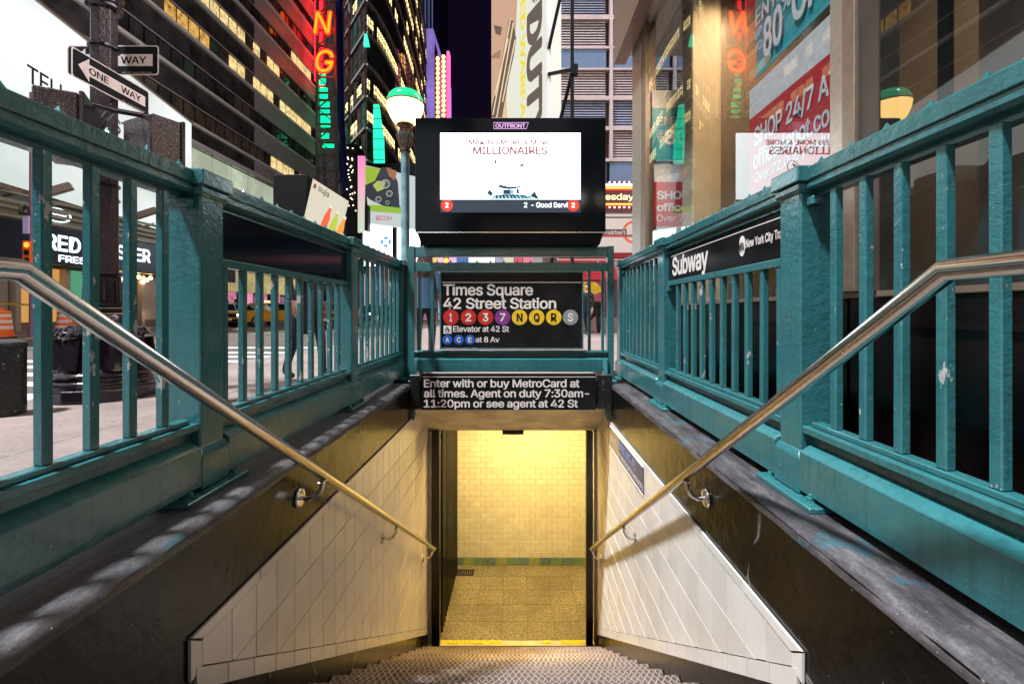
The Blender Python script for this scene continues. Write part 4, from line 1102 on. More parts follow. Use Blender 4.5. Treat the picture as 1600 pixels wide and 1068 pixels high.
bquad('red_shape', [(270, 9.15), (286, 9.15), (288, 9.9), (285, 10.5), (278, 10.7), (270, 10.6)], RD)
bquad('red_shape', [(286, 6.9), (293, 7.0), (292, 8.4), (287, 9.0)], RD)

# ================================================================ glass office building A
AX = -24.0
M['metal_ledge'] = plain('pale_metal_ledge', (.72, .68, .64), .4, .0)
M['spandrel'] = plain('ribbed_grey_spandrel', (.42, .36, .37), .4, .0, vs=2)
def office_glass(name, c, r=.06):
    m = plain(name, c, r, 0, vs=.7, var=.6); return m
M['g_dark'] = office_glass('dark_office_glass', (.055, .048, .046)); M['g_brown'] = office_glass('smoky_office_glass', (.13, .095, .07)); M['g_green'] = office_glass('green_office_glass', (.05, .085, .065))
def win_emit(name, c, s, sc_=1.6, lo=.10):
    m, nt, b = nodes(name); v = coords(nt, (1, 1, 1), 'World')
    f = noise(nt, v, sc_, 5, .7)
    L(nt, ramp(nt, f, [(.30, tuple(x*lo for x in c)), (.48, tuple(x*max(lo, .7) for x in c)), (.64, c)]), b.inputs['Emission Color'])
    b.inputs['Emission Strength'].default_value = s*.62; b.inputs['Base Color'].default_value = (.02, .02, .02, 1); b.inputs['Roughness'].default_value = .08
    return m
M['w_amber'] = win_emit('amber_lit_window', (1, .56, .14), .8, 2.6); M['w_warm'] = win_emit('warm_lit_window', (1, .74, .32), 1.05, 2.6); M['w_dim'] = win_emit('dim_curtain_window', (.26, .15, .06), .7)
ba = thing('office_building', 'dark glass office building with pale ledges and amber windows on the left', 'building', (AX-6, 35, GZ))
A0, A1 = 12.0, 53.5
MB().box(AX-14, AX-.30, A0, A1, GZ, 46).build('building_core', M['g_dark'], ba)
base = 13.78; FP = 3.12
wm = {}
for key in ('g_dark', 'g_brown', 'g_green', 'w_amber', 'w_warm', 'w_dim'):
    wm[key] = MB().box(-.05, 0, .09, 1.06, .06, 1.24).mesh('window', M[key])
slabm = MB().box(-.05, 0, .04, 1.11, 0, 1.40).mesh('window', M['g_dark'])
rr = random.Random(21)
lit = {-1: lambda y: 'g_brown' if y > 33 else 'g_dark', 0: lambda y: 'w_dim' if 29 < y < 38.5 else 'g_green' if y < 43 else ('w_amber' if y < 53 else 'g_dark'),
       1: lambda y: 'g_brown' if y < 43 else ('w_warm' if y > 43.4 else 'g_dark'), 2: lambda y: 'g_dark' if y < 47 else 'g_green',
       3: lambda y: 'w_amber' if 30 < y < 34.5 else ('g_brown' if y < 37 else 'w_warm' if y < 53 else 'g_dark'), 4: lambda y: 'w_warm' if 33 < y < 45 else 'g_dark', 5: lambda y: 'w_warm' if y > 48 else 'g_dark'}
for fl_ in range(0, 9):
    zl = base+FP*fl_
    MB().box(AX-.05, AX+.22, A0, A1, zl-.13, zl+.10).build('ledge', M['metal_ledge'], ba)
    # dark band under the ledge, then the row of windows; ribbed metal replaces the glass at the far end
    ysplit = 41.3-.7*fl_*0
    MB().box(AX-.25, AX-.02, A0, ysplit, zl-1.62, zl-.132).build('dark_glass_band', M['g_dark'], ba)
    rb = MB()
    for q in range(5): rb.box(AX-.05, AX+.06, ysplit, A1, zl-.14-.30*(q+1)+.02, zl-.14-.30*q)
    rb.build('spandrel', M['spandrel'], ba)
    MB().box(AX-.04, AX+.03, A0, A1, zl-1.72, zl-1.64).build('transom', M['spandrel'], ba)
    if fl_ > 6: continue
    y = A0 if fl_ < 3 else 24; fnc = lit.get(fl_, lambda y: 'g_dark')
    while y < A1-1:
        key = fnc(y)
        if key in ('w_warm', 'w_amber') and rr.random() < .16: key = 'g_brown'
        if key in ('g_dark', 'g_brown') and rr.random() < .25: key = rr.choice(['g_brown', 'g_green', 'g_dark'])
        if y > 20.5: piece('window', wm[key], (AX-.10, y, zl-3.00), ba)
        y += 1.15
# lower storey behind the board: pale lit glass in big panes
M['w_pale'] = win_emit('pale_green_lit_glass', (.62, .70, .52), .75, .3, .6)
MB().box(AX-.1, AX+.10, 27, 49, 12.35, 12.65).build('storefront_head', M['metal_ledge'], ba)
for k in range(8):
    y = 28.6+2.35*k
    MB().box(AX-.06, AX-.02, y+.05, y+2.3, 10.0, 12.33).build('storefront_pane', M['w_pale'], ba)
    MB().box(AX-.06, AX-.02, y+.05, y+2.3, 6.5, 9.8).build('storefront_pane', M['w_pale'], ba)
MB().box(AX-.1, AX+.04, 27, 49, 9.8, 10.0).build('storefront_rail', M['spandrel'], ba)
MB().box(AX-.1, AX+.2, 48.6, 49.6, GZ, 13.2).build('storefront_pier', M['mullion'], ba)
# street level lit bays seen between the fence bars
M['w_yellow'] = win_emit('yellow_lit_panel', (.75, .60, .26), .7, .6, .5); M['w_pink'] = win_emit('pink_lit_column', (.85, .30, .42), .9, 1.2); M['w_violet'] = win_emit('violet_lit_glass', (.35, .20, .38), .6, 1.0)
for k in range(9):
    y = 33+2.3*k
    MB().box(AX+.12, AX+.2, y+.08, y+2.2, 1.7, 3.4).build('lit_fascia_panel', M['w_yellow'], ba)
    MB().box(AX+.10, AX+.16, y+.3, y+1.7, GZ+.3, 1.5).build('shop_window', M['w_violet'] if k % 2 else M['g_dark'], ba)
    MB().box(AX+.12, AX+.5, y-.25, y+.25, GZ, 1.65).build('lit_column', M['w_pink'], ba)
MB().box(AX+.0, AX+.9, 32, 54, 3.42, 4.2).build('street_canopy', M['mullion'], ba)

# ================================================================ restaurant under the billboard
rs = thing('restaurant', 'restaurant with a dark lit sign and metal marquee under the white billboard', 'restaurant', (-20.5, 19, GZ))
MB().box(-24, -20.2, 4, 30.5, GZ, 4.4).build('building_core', M['mullion'], rs)
M['marquee'] = plain('greenish_marquee_metal', (.33, .32, .24), .4, .4)
for z, x_, hh in ((4.32, -18.6, .10), (4.05, -18.9, .14), (3.80, -18.7, .08), (3.55, -19.1, .22)):
    MB().box(x_, x_+.12, 4, 30.5, z, z+hh).build('marquee_beam', M['marquee'], rs)
for k in range(16): MB().bar((-18.5, 6+1.55*k, 4.45), (-20.4, 6+1.55*k, 3.9), .08, .10).build('marquee_strut', M['marquee'], rs)
for k in range(5): MB().bar((-18.4, 17.5+2.1*k, 4.50), (-17.6, 17.9+2.1*k, 4.95), .26, .30).build('flood_light', M['mullion'], rs, bevel=.02)
MB().box(-19.25, -19.0, 6, 30.5, 1.95, 3.48).build('sign_fascia', plain('navy_fascia', (.004, .006, .02), .3), rs)
WE = emit('sign_letter_white', (.75, .88, 1.0), 2.2)
yy0, yy1 = F*-18.95/(72-VX), F*-18.95/(236-VX)
text('lettering', 'RED LOBSTER', WE, rs, (-18.98, yy0, 2.53), (0, 1, 0), EZ, yy1-yy0, .62, .02, thick=.06, split=True)
yy0, yy1 = F*-18.95/(93-VX), F*-18.95/(186-VX)
text('lettering', 'FRESH FISH', WE, rs, (-18.98, yy0, 2.08), (0, 1, 0), EZ, yy1-yy0, .27, .02, thick=.03)
for k in range(12):
    y = 6+2*k
    m_ = (M['g_dark'], M['w_violet'], M['w_dim'], M['mullion_lit'], emit('shop_glow_%d' % k, ((.9, .45, .12), (.1, .45, .25), (.25, .30, .55))[k % 3], .5))[rr.randrange(5)]
    MB().box(-20.15, -20.05, y+.1, y+1.85, GZ+.35, 1.85).build('shop_window', m_, rs)
    MB().box(-20.1, -19.8, y-.1, y+.1, GZ, 1.93).build('shop_pier', M['mullion_lit'], rs)
gb_ = emit('warm_bulb', (1, .62, .25), 9)
for k in range(9):
    mb = MB().lathe([(.001, -.1), (.07, -.07), (.1, 0), (.07, .07), (.001, .1)], (-19.6, 22.2+.25*k, 1.55+.12*(k % 3)), 10); mb.build('bulb', gb_, rs, smooth=True)
ov = MB(); ringshape(ov, (-18.9, 18.6, 3.95), (0, 1, 0), EZ, .25, .29, 24, .04)
for v_i, v_ in enumerate(ov.v): ov.v[v_i] = (v_[0], 18.6+(v_[1]-18.6)*2.0, v_[2])
ov.build('oval_sign_rim', WE, rs)
MB().box(-18.93, -18.9, 18.15, 19.05, 3.80, 4.10).build('oval_sign_plate', M['mullion'], rs)
text('lettering', 'corner', WE, rs, (-18.88, 18.2, 3.88), (0, 1, 0), EZ, .8, .15, .02)
rn = MB().tube([(-19.5, 14.2, 2.2), (-19.5, 14.9, 2.6), (-19.5, 15.5, 2.2), (-19.5, 14.9, 1.9), (-19.5, 14.3, 2.0)], .05, 8); rn.build('red_neon', emit('red_neon', (1, .02, .03), 4), rs)

# ================================================================ neon letter tower
tw_ = thing('sign_tower', 'steel lattice tower carrying the orange neon letters N and G and green panels', 'sign tower', (-22, 51, GZ))
M['truss'] = plain('grey_truss_steel', (.20, .17, .16), .45, .3)
dT = 51.0
xa_, xb_ = X(496, dT), X(525, dT)
for y_ in (dT, dT+1.9):
    for x_ in (xa_, xb_): MB().bar((x_, y_, GZ), (x_, y_, 41), .28).build('tower_leg', M['truss'], tw_)
z = 0; k = 0; steps = []
while z < 40:
    for y_ in (dT,):
        MB().bar((xa_, y_, z), (xb_, y_, z), .20).build('tower_rung', M['truss'], tw_)
        a, b_ = ((xa_, xb_) if k % 2 else (xb_, xa_)); MB().bar((a, y_, z), (b_, y_, z+1.75), .13).build('tower_brace', M['truss'], tw_)
    MB().bar((xb_, dT, z), (xb_, dT+1.9, z+1.75), .13).build('tower_brace', M['truss'], tw_)
    z += 1.75; k += 1
MB().tube([(X(528, 50.5), 50.5, 42), (X(532, 50.5), 50.5, 22), (X(539, 50.5), 50.5, 12), (X(543, 50.5), 50.5, GZ)], .42, 14).build('blue_tube', plain('deep_blue_tube', (.010, .018, .16), .3), tw_, smooth=True)
xc_ = X(546, 53)
MB().bar((xc_, 53, GZ), (xc_, 53, 41), .2).build('tower_leg', M['truss'], tw_)
for k in range(24): MB().bar((X(533, 52), 52, 2+1.7*k), (xc_, 53, .6+1.7*k), .10).build('tower_brace', M['truss'], tw_)
NO = emit('neon_orange', (1.0, .17, .008), 2.6); NR = emit('neon_red_edge', (1.0, .02, .004), 3.0)
for ch, a, b_, yb_, yt_ in (('N', 490, 518, 52, 19), ('G', 493, 521, 112, 79), ('I', 497, 505, -8, -41)):
    text('neon_letter', ch, NR, tw_, (X(a-1, 50.3), 50.35, Z(yb_+1, 50.3)), EX, EZ, X(b_+1.2, 50)-X(a-1, 50), Z(yt_-1, 50.3)-Z(yb_+1, 50.3), .035, .0, shear=.12, thick=.25)
    text('neon_letter', ch, NO, tw_, (X(a, 50), 50.0, Z(yb_, 50)), EX, EZ, X(b_, 50)-X(a, 50), Z(yt_, 50)-Z(yb_, 50), .0, .0, shear=.12, thick=.1)
MB().box(xa_-.45, xa_-.2, 51.2, 52.9, 26, 37).build('red_fill_panel', emit('red_fill_glow', (1, .015, .03), 2.2), tw_)  # added panel, throws a red glow on the office facade
NG_ = emit('green_panel_light', (0, .92, .36), 1.25)
for a, b_, y0_, y1_ in ((499, 508, 115, 132), (499.5, 511, 137, 153), (500, 514, 159, 176), (501, 515, 181, 198), (502, 513, 208, 219), (504, 521, 225, 230)):
    MB().box(X(a, 51.2), X(b_, 51.2), 51.2, 51.4, Z(y1_, 51.2), Z(y0_, 51.2)).build('green_panel', NG_, tw_)

# ================================================================ curved tower B
bbd = thing('curved_tower', 'tall dark curved office tower with rows of yellow lit windows behind the neon sign', 'building', (-20, 90, GZ))
FPm = [(540, 68), (572, 60), (588, 62.5), (602, 66), (616, 71), (630, 78), (642, 86), (652, 95), (660, 104), (666, 114)]
ptsB = [(X(px, d), d) for px, d in FPm]
HB = 62
mbc = MB(); ring = ptsB+[(-30, 125), (-45, 100)]
mbc.prism([(x+(-28-x)*.02, y+(92-y)*.02) for x, y in ring], GZ, HB, 'z'); mbc.build('building_core', M['g_dark'], bbd)
M['b_green'] = office_glass('green_tower_glass', (.04, .10, .07)); M['b_dark'] = office_glass('black_tower_glass', (.07, .058, .05)); M['b_lit'] = win_emit('tower_lit_window', (1, .78, .34), 3.0, 1.6)
rrB = random.Random(4); flp = 4.2
def litrow(seg, f):
    # floor -> how much of it is lit
    tab = {1: .5, 2: .95, 3: .5, 4: .9, 5: .95, 6: .05, 7: .85, 8: .05, 9: .8, 10: .3, 11: .7, 12: .2}
    t = tab.get(f, .3)
    if seg == 0: t = {1: .3, 2: .1, 3: .15, 4: .9, 5: .95, 6: .0, 7: .0, 8: .5, 9: .05}.get(f, .2)
    return t
for f in range(0, 15):
    zf = 7.4+flp*f-.0
    lb = MB()
    for (x0_, y0_), (x1_, y1_) in zip(ptsB[:-1], ptsB[1:]): lb.bar((x0_, y0_, zf), (x1_, y1_, zf), .5, .25)
    lb.build('floor_ledge', M['spandrel'], bbd)
    for si, ((x0_, y0_), (x1_, y1_)) in enumerate(zip(ptsB[:-1], ptsB[1:])):
        n_ = 5 if si == 0 else 3; L_ = Vector((x1_-x0_, y1_-y0_, 0)); nrm = Vector((L_.y, -L_.x, 0)).normalized()
        for q in range(n_):
            a = Vector((x0_, y0_, 0))+L_*((q+.06)/n_); c_ = Vector((x0_, y0_, 0))+L_*((q+.94)/n_)
            on = rrB.random() < litrow(si, f)*.9
            key = 'b_lit' if on else ('b_green' if rrB.random() < .3 else 'b_dark')
            z0_, z1_ = (zf+1.2, zf+2.4) if on else (zf+.3, zf+flp-.3)
            e = nrm*.06
            MB().loft([[a+Vector((0, 0, z0_)), c_+Vector((0, 0, z0_)), c_+Vector((0, 0, z1_)), a+Vector((0, 0, z1_))], [a+e+Vector((0, 0, z0_)), c_+e+Vector((0, 0, z0_)), c_+e+Vector((0, 0, z1_)), a+e+Vector((0, 0, z1_))]]).build('window', M[key], bbd)
tm2 = MB()
for f in range(0, 15):
    zf = 7.4+flp*f
    for si, ((x0_, y0_), (x1_, y1_)) in enumerate(zip(ptsB[:-1], ptsB[1:])):
        L_ = Vector((x1_-x0_, y1_-y0_, 0)); nrm = Vector((L_.y, -L_.x, 0)).normalized()*.14
        for q in range(6):
            p_ = Vector((x0_, y0_, 0))+L_*(q/6)+nrm*.5; tm2.box(p_.x-.06, p_.x+.06, p_.y-.03, p_.y+.03, zf+.2, zf+flp-.2)
        for hz in (1.75,): a_ = Vector((x0_, y0_, zf+hz))+nrm*.5; b__ = Vector((x1_, y1_, zf+hz))+nrm*.5; tm2.bar(a_, b__, .04, .10)
tag(tm2.build('mullion_grid', M['g_dark'], bbd), kind='stuff')
# green beacon strip on the tower and small one above
NG2 = emit('green_strip_light', (.02, .85, .45), 1.2)
dg = 58
gs_ = thing('green_light_banner', 'vertical glowing green banner on the corner of the curved tower', 'banner', (X(592, dg), dg, 15))
MB().loft([[(X(584, dg), dg, Z(258, dg)), (X(600, dg), dg, Z(258, dg)), (X(600, dg), dg+.4, Z(258, dg)), (X(584, dg), dg+.4, Z(258, dg))], [(X(583, dg), dg, Z(212, dg)), (X(599, dg), dg, Z(218, dg)), (X(599, dg), dg+.4, Z(218, dg)), (X(583, dg), dg+.4, Z(212, dg))], [(X(583.5, dg), dg, Z(163, dg)), (X(591.5, dg), dg, Z(163, dg)), (X(591.5, dg), dg+.4, Z(163, dg)), (X(583.5, dg), dg+.4, Z(163, dg))]]).build('banner_light', NG2, gs_)
for k in range(6): MB().box(X(583, dg), X(600, dg), dg-.05, dg-.01, Z(170+16*k, dg), Z(169+16*k, dg)).build('banner_divider', M['black'], gs_)
g2 = thing('green_beacon', 'small glowing green panel high on the corner of the curved tower', 'lit panel', (X(572, dg), dg, 30))
MB().loft([[(X(568, dg), dg, Z(72, dg)), (X(577, dg), dg, Z(72, dg)), (X(577, dg), dg+.3, Z(72, dg)), (X(568, dg), dg+.3, Z(72, dg))], [(X(569, dg), dg, Z(53, dg)), (X(573, dg), dg, Z(53, dg)), (X(573, dg), dg+.3, Z(53, dg)), (X(569, dg), dg+.3, Z(53, dg))]]).build('panel_light', NG2, g2)

# blue-lined slab, purple building, pink bulb marquee
bl = thing('blue_tower', 'dark blue tower with thin vertical stripes behind the curved tower', 'building', (X(660, 150), 150, GZ))
MB().box(X(618, 150), X(678, 150), 150, 180, GZ, 135).build('tower_wall', plain('dark_blue_wall', (.010, .014, .06), .3), bl)
fm_ = MB().box(-.12, .12, -.3, 0, 60, 134).mesh('wall_fin', emit('blue_fin_glow', (.05, .07, .30), .35))
for k in range(11): piece('wall_fin', fm_, (X(622+5.4*k, 150), 150, 0), bl)
pu = thing('purple_building', 'narrow building with a self-glowing violet wash beside the dark sky', 'building', (X(670, 118), 118, GZ))
VW = win_emit('violet_wash_glow', (.36, .24, .80), .75, .05)  # violet light on the wall is painted as its own emission
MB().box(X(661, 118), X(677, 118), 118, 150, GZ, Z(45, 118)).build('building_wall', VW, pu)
for k in range(16):
    for j in range(3): MB().box(X(677, 118)+.01, X(677, 118)+.06, 120+j*8, 124+j*8, Z(60+12*k, 118)-2, Z(60+12*k, 118)).build('window', M['b_dark'], pu)
mq = thing('bulb_sign', 'tall pink vertical sign edged with glowing bulbs beside the dark sky', 'neon sign', (X(692, 100), 100, 40))
MB().box(X(681, 100), X(701, 100), 100, 101, Z(215, 100), Z(88, 100)).build('sign_back', win_emit('magenta_sign_face', (.55, .08, .30), .8, .1), mq)
MB().box(X(699, 100), X(703, 100), 99, 101, Z(215, 100), Z(84, 100)).build('sign_edge', emit('hot_pink_edge', (1, .14, .45), 1.1), mq)
bu = MB().lathe([(.001, -.42), (.3, -.3), (.42, 0), (.3, .3), (.001, .42)], (0, 0, 0), 8).mesh('bulb', emit('bulb_orange', (1, .45, .12), 4), smooth=True)
for k in range(16):
    piece('bulb', bu, (X(684, 99), 99, Z(92+7.6*k, 99)), mq); piece('bulb', bu, (X(693, 99), 99, Z(89+7.6*k, 99)), mq)
# ================================================================ tilted juice advertisement, mid distance
dj = 16.0
jb = thing('juice_billboard', 'black box sign with a tilted juice bottle advertisement lettered suja', 'billboard', (X(500, dj), dj, 3))
def jq(px, py, k=0): return (X(px, dj), dj-k, Z(py, dj))
MB().box(X(440, 17), X(491, 17), 16.4, 18.5, Z(350, 17), Z(280, 17)).build('box_housing', M['black'], jb, bevel=.02)
MB().loft([[jq(489, 279), jq(541, 312), jq(523, 385), jq(466, 380)], [(a, b_+.25, c_) for a, b_, c_ in (jq(489, 279), jq(541, 312), jq(523, 385), jq(466, 380))]]).build('advert_panel', emit('advert_cream', (.55, .51, .40), .95), jb)
MB().bar(jq(480, 360), (X(480, dj), dj, GZ), .3).build('sign_leg', M['black'], jb)
ddir = Vector(jq(541, 312))-Vector(jq(497, 280)); updir = Vector(jq(497, 280))-Vector(jq(476, 335))
text('lettering', 'suja', emit('advert_brown', (.09, .03, .02), .8), jb, jq(496.5, 297, .01), ddir, updir, .46, .20, .008)
mb = MB(); disc(mb, jq(492.3, 291, .01), ddir, updir, .09, 14, .005, .6); mb.build('drop_logo', emit('advert_maroon', (.25, .02, .04), .8), jb)
for k, (px, py, c_) in enumerate(((503, 343, (.75, .10, .02)), (514, 352, (.42, .50, .03)), (525, 360, (.85, .30, .02)))):
    bt = MB(); u_ = updir.normalized(); r_ = ddir.normalized(); o = Vector(jq(px, py+18, .012))
    pr = [(-.12, 0), (.12, 0), (.12, .50), (.10, .60), (.06, .72), (.055, .86), (-.055, .86), (-.06, .72), (-.10, .60), (-.12, .50)]
    bt.quad(*[o+r_*a+u_*b_ for a, b_ in pr]); bt.build('pictured_bottle', emit('juice_%d' % k, c_, .9), jb)
    ct = MB(); ct.quad(*[o+r_*a+u_*b_+Vector((0, -.003, 0)) for a, b_ in ((-.05, .86), (.05, .86), (.05, .95), (-.05, .95))]); ct.build('pictured_cap', emit('cap_white_%d' % k, (.7, .7, .62), .9), jb)

# ================================================================ camera billboard, bank board, pink strip
dr_ = 32.0
rb = thing('copier_billboard', 'green and white billboard with a picture of cogs and a hand, lettered RICOH', 'billboard', (X(600, dr_), dr_, 6))
q = lambda px, py, k=0: (X(px, dr_), dr_-k, Z(py, dr_))
out_ = [(568.5, 257.5), (650, 276), (650, 358), (577, 349)]
MB().loft([[q(*p) for p in out_], [q(*p, k=-.4) for p in out_]]).build('board_face', emit('board_pale', (.50, .56, .55), .8), rb)
def flat(name, pts, c, s=.85, k=.03): mb = MB(); mb.quad(*[q(*p, k=k) for p in pts]); mb.build(name, emit(name+'_'+str(abs(hash(str(pts))) % 9999), c, s), rb)
flat('green_field', [(569, 259), (600, 265), (604, 300), (574, 300)], (.26, .42, .02))
flat('green_field', [(575, 320), (628, 322), (628, 334), (577, 330)], (.25, .42, .03))
flat('dark_shape', [(570, 290), (586, 283), (596, 262), (612, 262), (622, 285), (625, 325), (600, 322), (578, 312), (569, 302)], (.018, .022, .032), .9, .05)
flat('orange_shape', [(604, 262), (621, 268), (617, 283), (608, 275)], (.30, .11, .05), .85, .07)
flat('hand_shape', [(583, 290), (590, 283), (603, 284), (600, 296), (590, 300)], (.38, .42, .10), .85, .07)
for cx_, cy_, r_ in ((603, 288, 9), (609, 303, 6.5), (592, 312, 6), (606, 317, 4)):
    mb = MB(); ringshape(mb, q(cx_, cy_, .09), EX, EZ, r_*.6*dr_/F, r_*dr_/F*.8, 20, .0)
    for k in range(8):
        a = k*math.pi/4; mb.bar((q(cx_, cy_, .09)[0]+.1*math.cos(a), dr_-.1, q(cx_, cy_)[2]+.1*math.sin(a)), (q(cx_, cy_)[0]+.8*r_*dr_/F*math.cos(a), dr_-.1, q(cx_, cy_)[2]+.8*r_*dr_/F*math.sin(a)), .03)
    mb.build('pictured_cog', emit('cog_%d' % cx_, (.28, .36, .30), .8), rb)
text('lettering', 'RICOH', emit('board_crimson', (.45, .01, .05), .9), rb, q(588, 344.5, .05), EX, EZ, 24*dr_/F, 7*dr_/F, .006)
MB().box(X(610, dr_), X(616, dr_), dr_+.5, dr_+.8, GZ, 8).build('board_post', M['black'], rb)
cb = thing('bank_board', 'overexposed white bank board with a blue octagon emblem below the copier billboard', 'billboard', (X(600, 33), 33, 3.5))
MB().loft([[(X(565, 33), 33, Z(y_, 33)) for y_ in (415,)]+[(X(655, 33), 33, Z(415, 33)), (X(655, 33), 33, Z(360, 33)), (X(580, 33), 33, Z(350, 33)), (X(568, 33), 33, Z(362, 33))], [(X(565, 33), 33.3, Z(415, 33)), (X(655, 33), 33.3, Z(415, 33)), (X(655, 33), 33.3, Z(360, 33)), (X(580, 33), 33.3, Z(350, 33)), (X(568, 33), 33.3, Z(362, 33))]]).build('board_face', emit('board_cool_white', (.80, .95, 1), 3), cb)
oc = MB(); cx_, cz_ = X(603, 32.95), Z(378, 32.95); s_ = 32.95/F
for k in range(4):
    a = k*math.pi/2; cc, ss_ = math.cos(a), math.sin(a)
    pts = [(-3.2, 8), (5.0, 8), (2.4, 4.2), (-3.2, 4.2)]
    oc.quad(*[(cx_+(u*cc-v_*ss_)*s_, 32.95, cz_+(u*ss_+v_*cc)*s_) for u, v_ in pts])
oc.build('octagon_emblem', emit('emblem_blue', (.02, .22, .45), 1.0), cb)
pk = thing('pink_strip_sign', 'thin vertical pink and violet lit sign beside the copier billboard', 'neon sign', (X(563, 30), 30, 5))
for k in range(20):
    MB().box(X(559, 30), X(569-.1*k, 30), 30, 30.3, Z(249+6*k, 30), Z(243.5+6*k, 30)).build('sign_segment', emit('strip_%d' % k, (.85-.02*k, .22+.02*k, .45), .9), pk)
MB().box(X(569, 30), X(574, 30), 30.1, 30.6, Z(360, 30), Z(320, 30)).build('sign_box', M['black'], pk)
MB().box(X(561, 30), X(565, 30), 30.1, 30.3, GZ, Z(362, 30)).build('sign_post', M['black'], pk)
dk_b = thing('dark_screen_block', 'dark stacked sign boxes with scattered small lamps beside the neon tower', 'sign block', (X(545, 40), 40, 6))
MB().box(X(541, 40), X(557, 40), 40, 42, GZ, Z(225, 40)).build('block_wall', M['black'], dk_b)
sm_ = MB().lathe([(.001, -.06), (.06, 0), (.001, .06)], (0, 0, 0), 8).mesh('small_lamp', emit('small_lamp_warm', (1, .85, .6), 4), smooth=True)
for k in range(26): piece('small_lamp', sm_, (X(rr.uniform(542, 556), 39.8), 39.8, Z(rr.uniform(228, 330), 39.8)), dk_b)

# ================================================================ tall game billboard on the right
P0 = Vector((X(768, 19), 19, 0)); P1 = Vector((X(857, 15), 15, 0)); DB = (P1-P0); LB = DB.length; DBn = DB.normalized()
gm_ = thing('game_billboard', 'tall pale billboard with grey DUTY and yellow WARFARE lettering set sideways', 'billboard', (0, 17, 5))
nB = Vector((DBn.y, -DBn.x, 0))
def bp(px, py, k=0.0):
    t = (px-VX)/F; s = (t*P0.y-P0.x)/(DBn.x-t*DBn.y)
    p_ = P0+DBn*s; return Vector((p_.x, p_.y, Z(py, p_.y)))+nB*k
zb0, zb1 = 3.4, 15.0
bf = win_emit('game_board_glow', (.86, .84, .76), 1.0, .02)
MB().loft([[P0+Vector((0, 0, zb0)), P1+Vector((0, 0, zb0)), P1+Vector((0, 0, zb1)), P0+Vector((0, 0, zb1))], [P0-nB*.5+Vector((0, 0, zb0)), P1-nB*.5+Vector((0, 0, zb0)), P1-nB*.5+Vector((0, 0, zb1)), P0-nB*.5+Vector((0, 0, zb1))]]).build('board_face', emit('game_board_face', (.80, .80, .68), .72), gm_)
def bflat(name, pts, c, s=.9, k=.02): mb = MB(); mb.quad(*[bp(*p, k=k) for p in pts]); mb.build(name, emit(name+'_'+str(len(bpy.data.materials)), c, s), gm_)
bflat('picture_tan', [(769, -80), (815, -120), (806, 60), (769, 160)], (.50, .30, .20), .9, .02)
bflat('picture_cream', [(769, 160), (792, 100), (795, 240), (769, 240)], (.62, .44, .27), .9, .03)
bflat('picture_grey', [(797, 30), (803, 33), (808, 62), (804, 90), (797, 120), (790, 160), (786, 184), (769, 184), (770, 165), (781, 120), (790, 70)], (.10, .065, .05), 1, .04)
for a in ((799, 28, 771, 180), (803, 36, 777, 184), (806, 62, 786, 160), (795, 60, 774, 150)):
    bflat('picture_streak', [(a[0], a[1]), (a[0]+1.6, a[1]+2), (a[2]+1.8, a[3]), (a[2], a[3])], (.72, .56, .34), .9, .05)
bflat('picture_dark', [(773, 40), (786, 43), (784, 56), (776, 54)], (.12, .07, .05), 1, .045)
bflat('picture_dark', [(769, 88), (778, 82), (784, 78), (783, 92), (770, 92)], (.25, .16, .10), 1, .045)
dwn = (0, 0, -1)
GR = emit('board_brown_ink', (.10, .075, .065), .9); YE = emit('board_yellow_ink', (.62, .52, .03), 1.0); BK = emit('board_black_ink', (.02, .015, .015), .9)
o = bp(825.5, 12, .03); o2 = bp(847, 12, .03)
text('lettering', 'DUTY', GR, gm_, (o.x, o.y, 10.55), dwn, DBn, 4.9, (o2-o).to_2d().length, .045, split=True)
text('lettering', 'CALL', GR, gm_, (o.x, o.y, 15.2), dwn, DBn, 3.9, (o2-o).to_2d().length, .045)
o = bp(833, 0, .03); o2 = bp(840, 0, .03); text('lettering', 'OF', BK, gm_, (o.x, o.y, 11.15), dwn, DBn, .5, (o2-o).to_2d().length, .02)
o = bp(814.5, 0, .03); o2 = bp(822, 0, .03); text('lettering', 'ADVANCED WARFARE', YE, gm_, (o.x, o.y, 14.9), dwn, DBn, 8.9, (o2-o).to_2d().length, .03)
MB().bar(P1+Vector((0, 0, zb0)), P1+Vector((0, 0, zb1)), .16, .2).build('board_edge', M['white'], gm_)
pl = Vector((X(894, 13.8), 13.8, 0))
MB().bar((pl.x, pl.y, GZ), (pl.x, pl.y, 13), .10).build('steel_pole', M['black'], gm_)
for z in (7.35, 3.9, 11.2):
    MB().bar((P1.x, 14.9, z+.42), (pl.x+.08, pl.y, z), .09).build('pole_arm', M['black'], gm_)
    MB().bar((P1.x, 14.9, z-2.6), (pl.x, pl.y, z-.1), .08).build('pole_arm', M['black'], gm_)
    MB().box(pl.x-.05, pl.x+.17, pl.y-.1, pl.y+.1, z-.2, z+.12).build('arm_bracket', M['black'], gm_, bevel=.01)

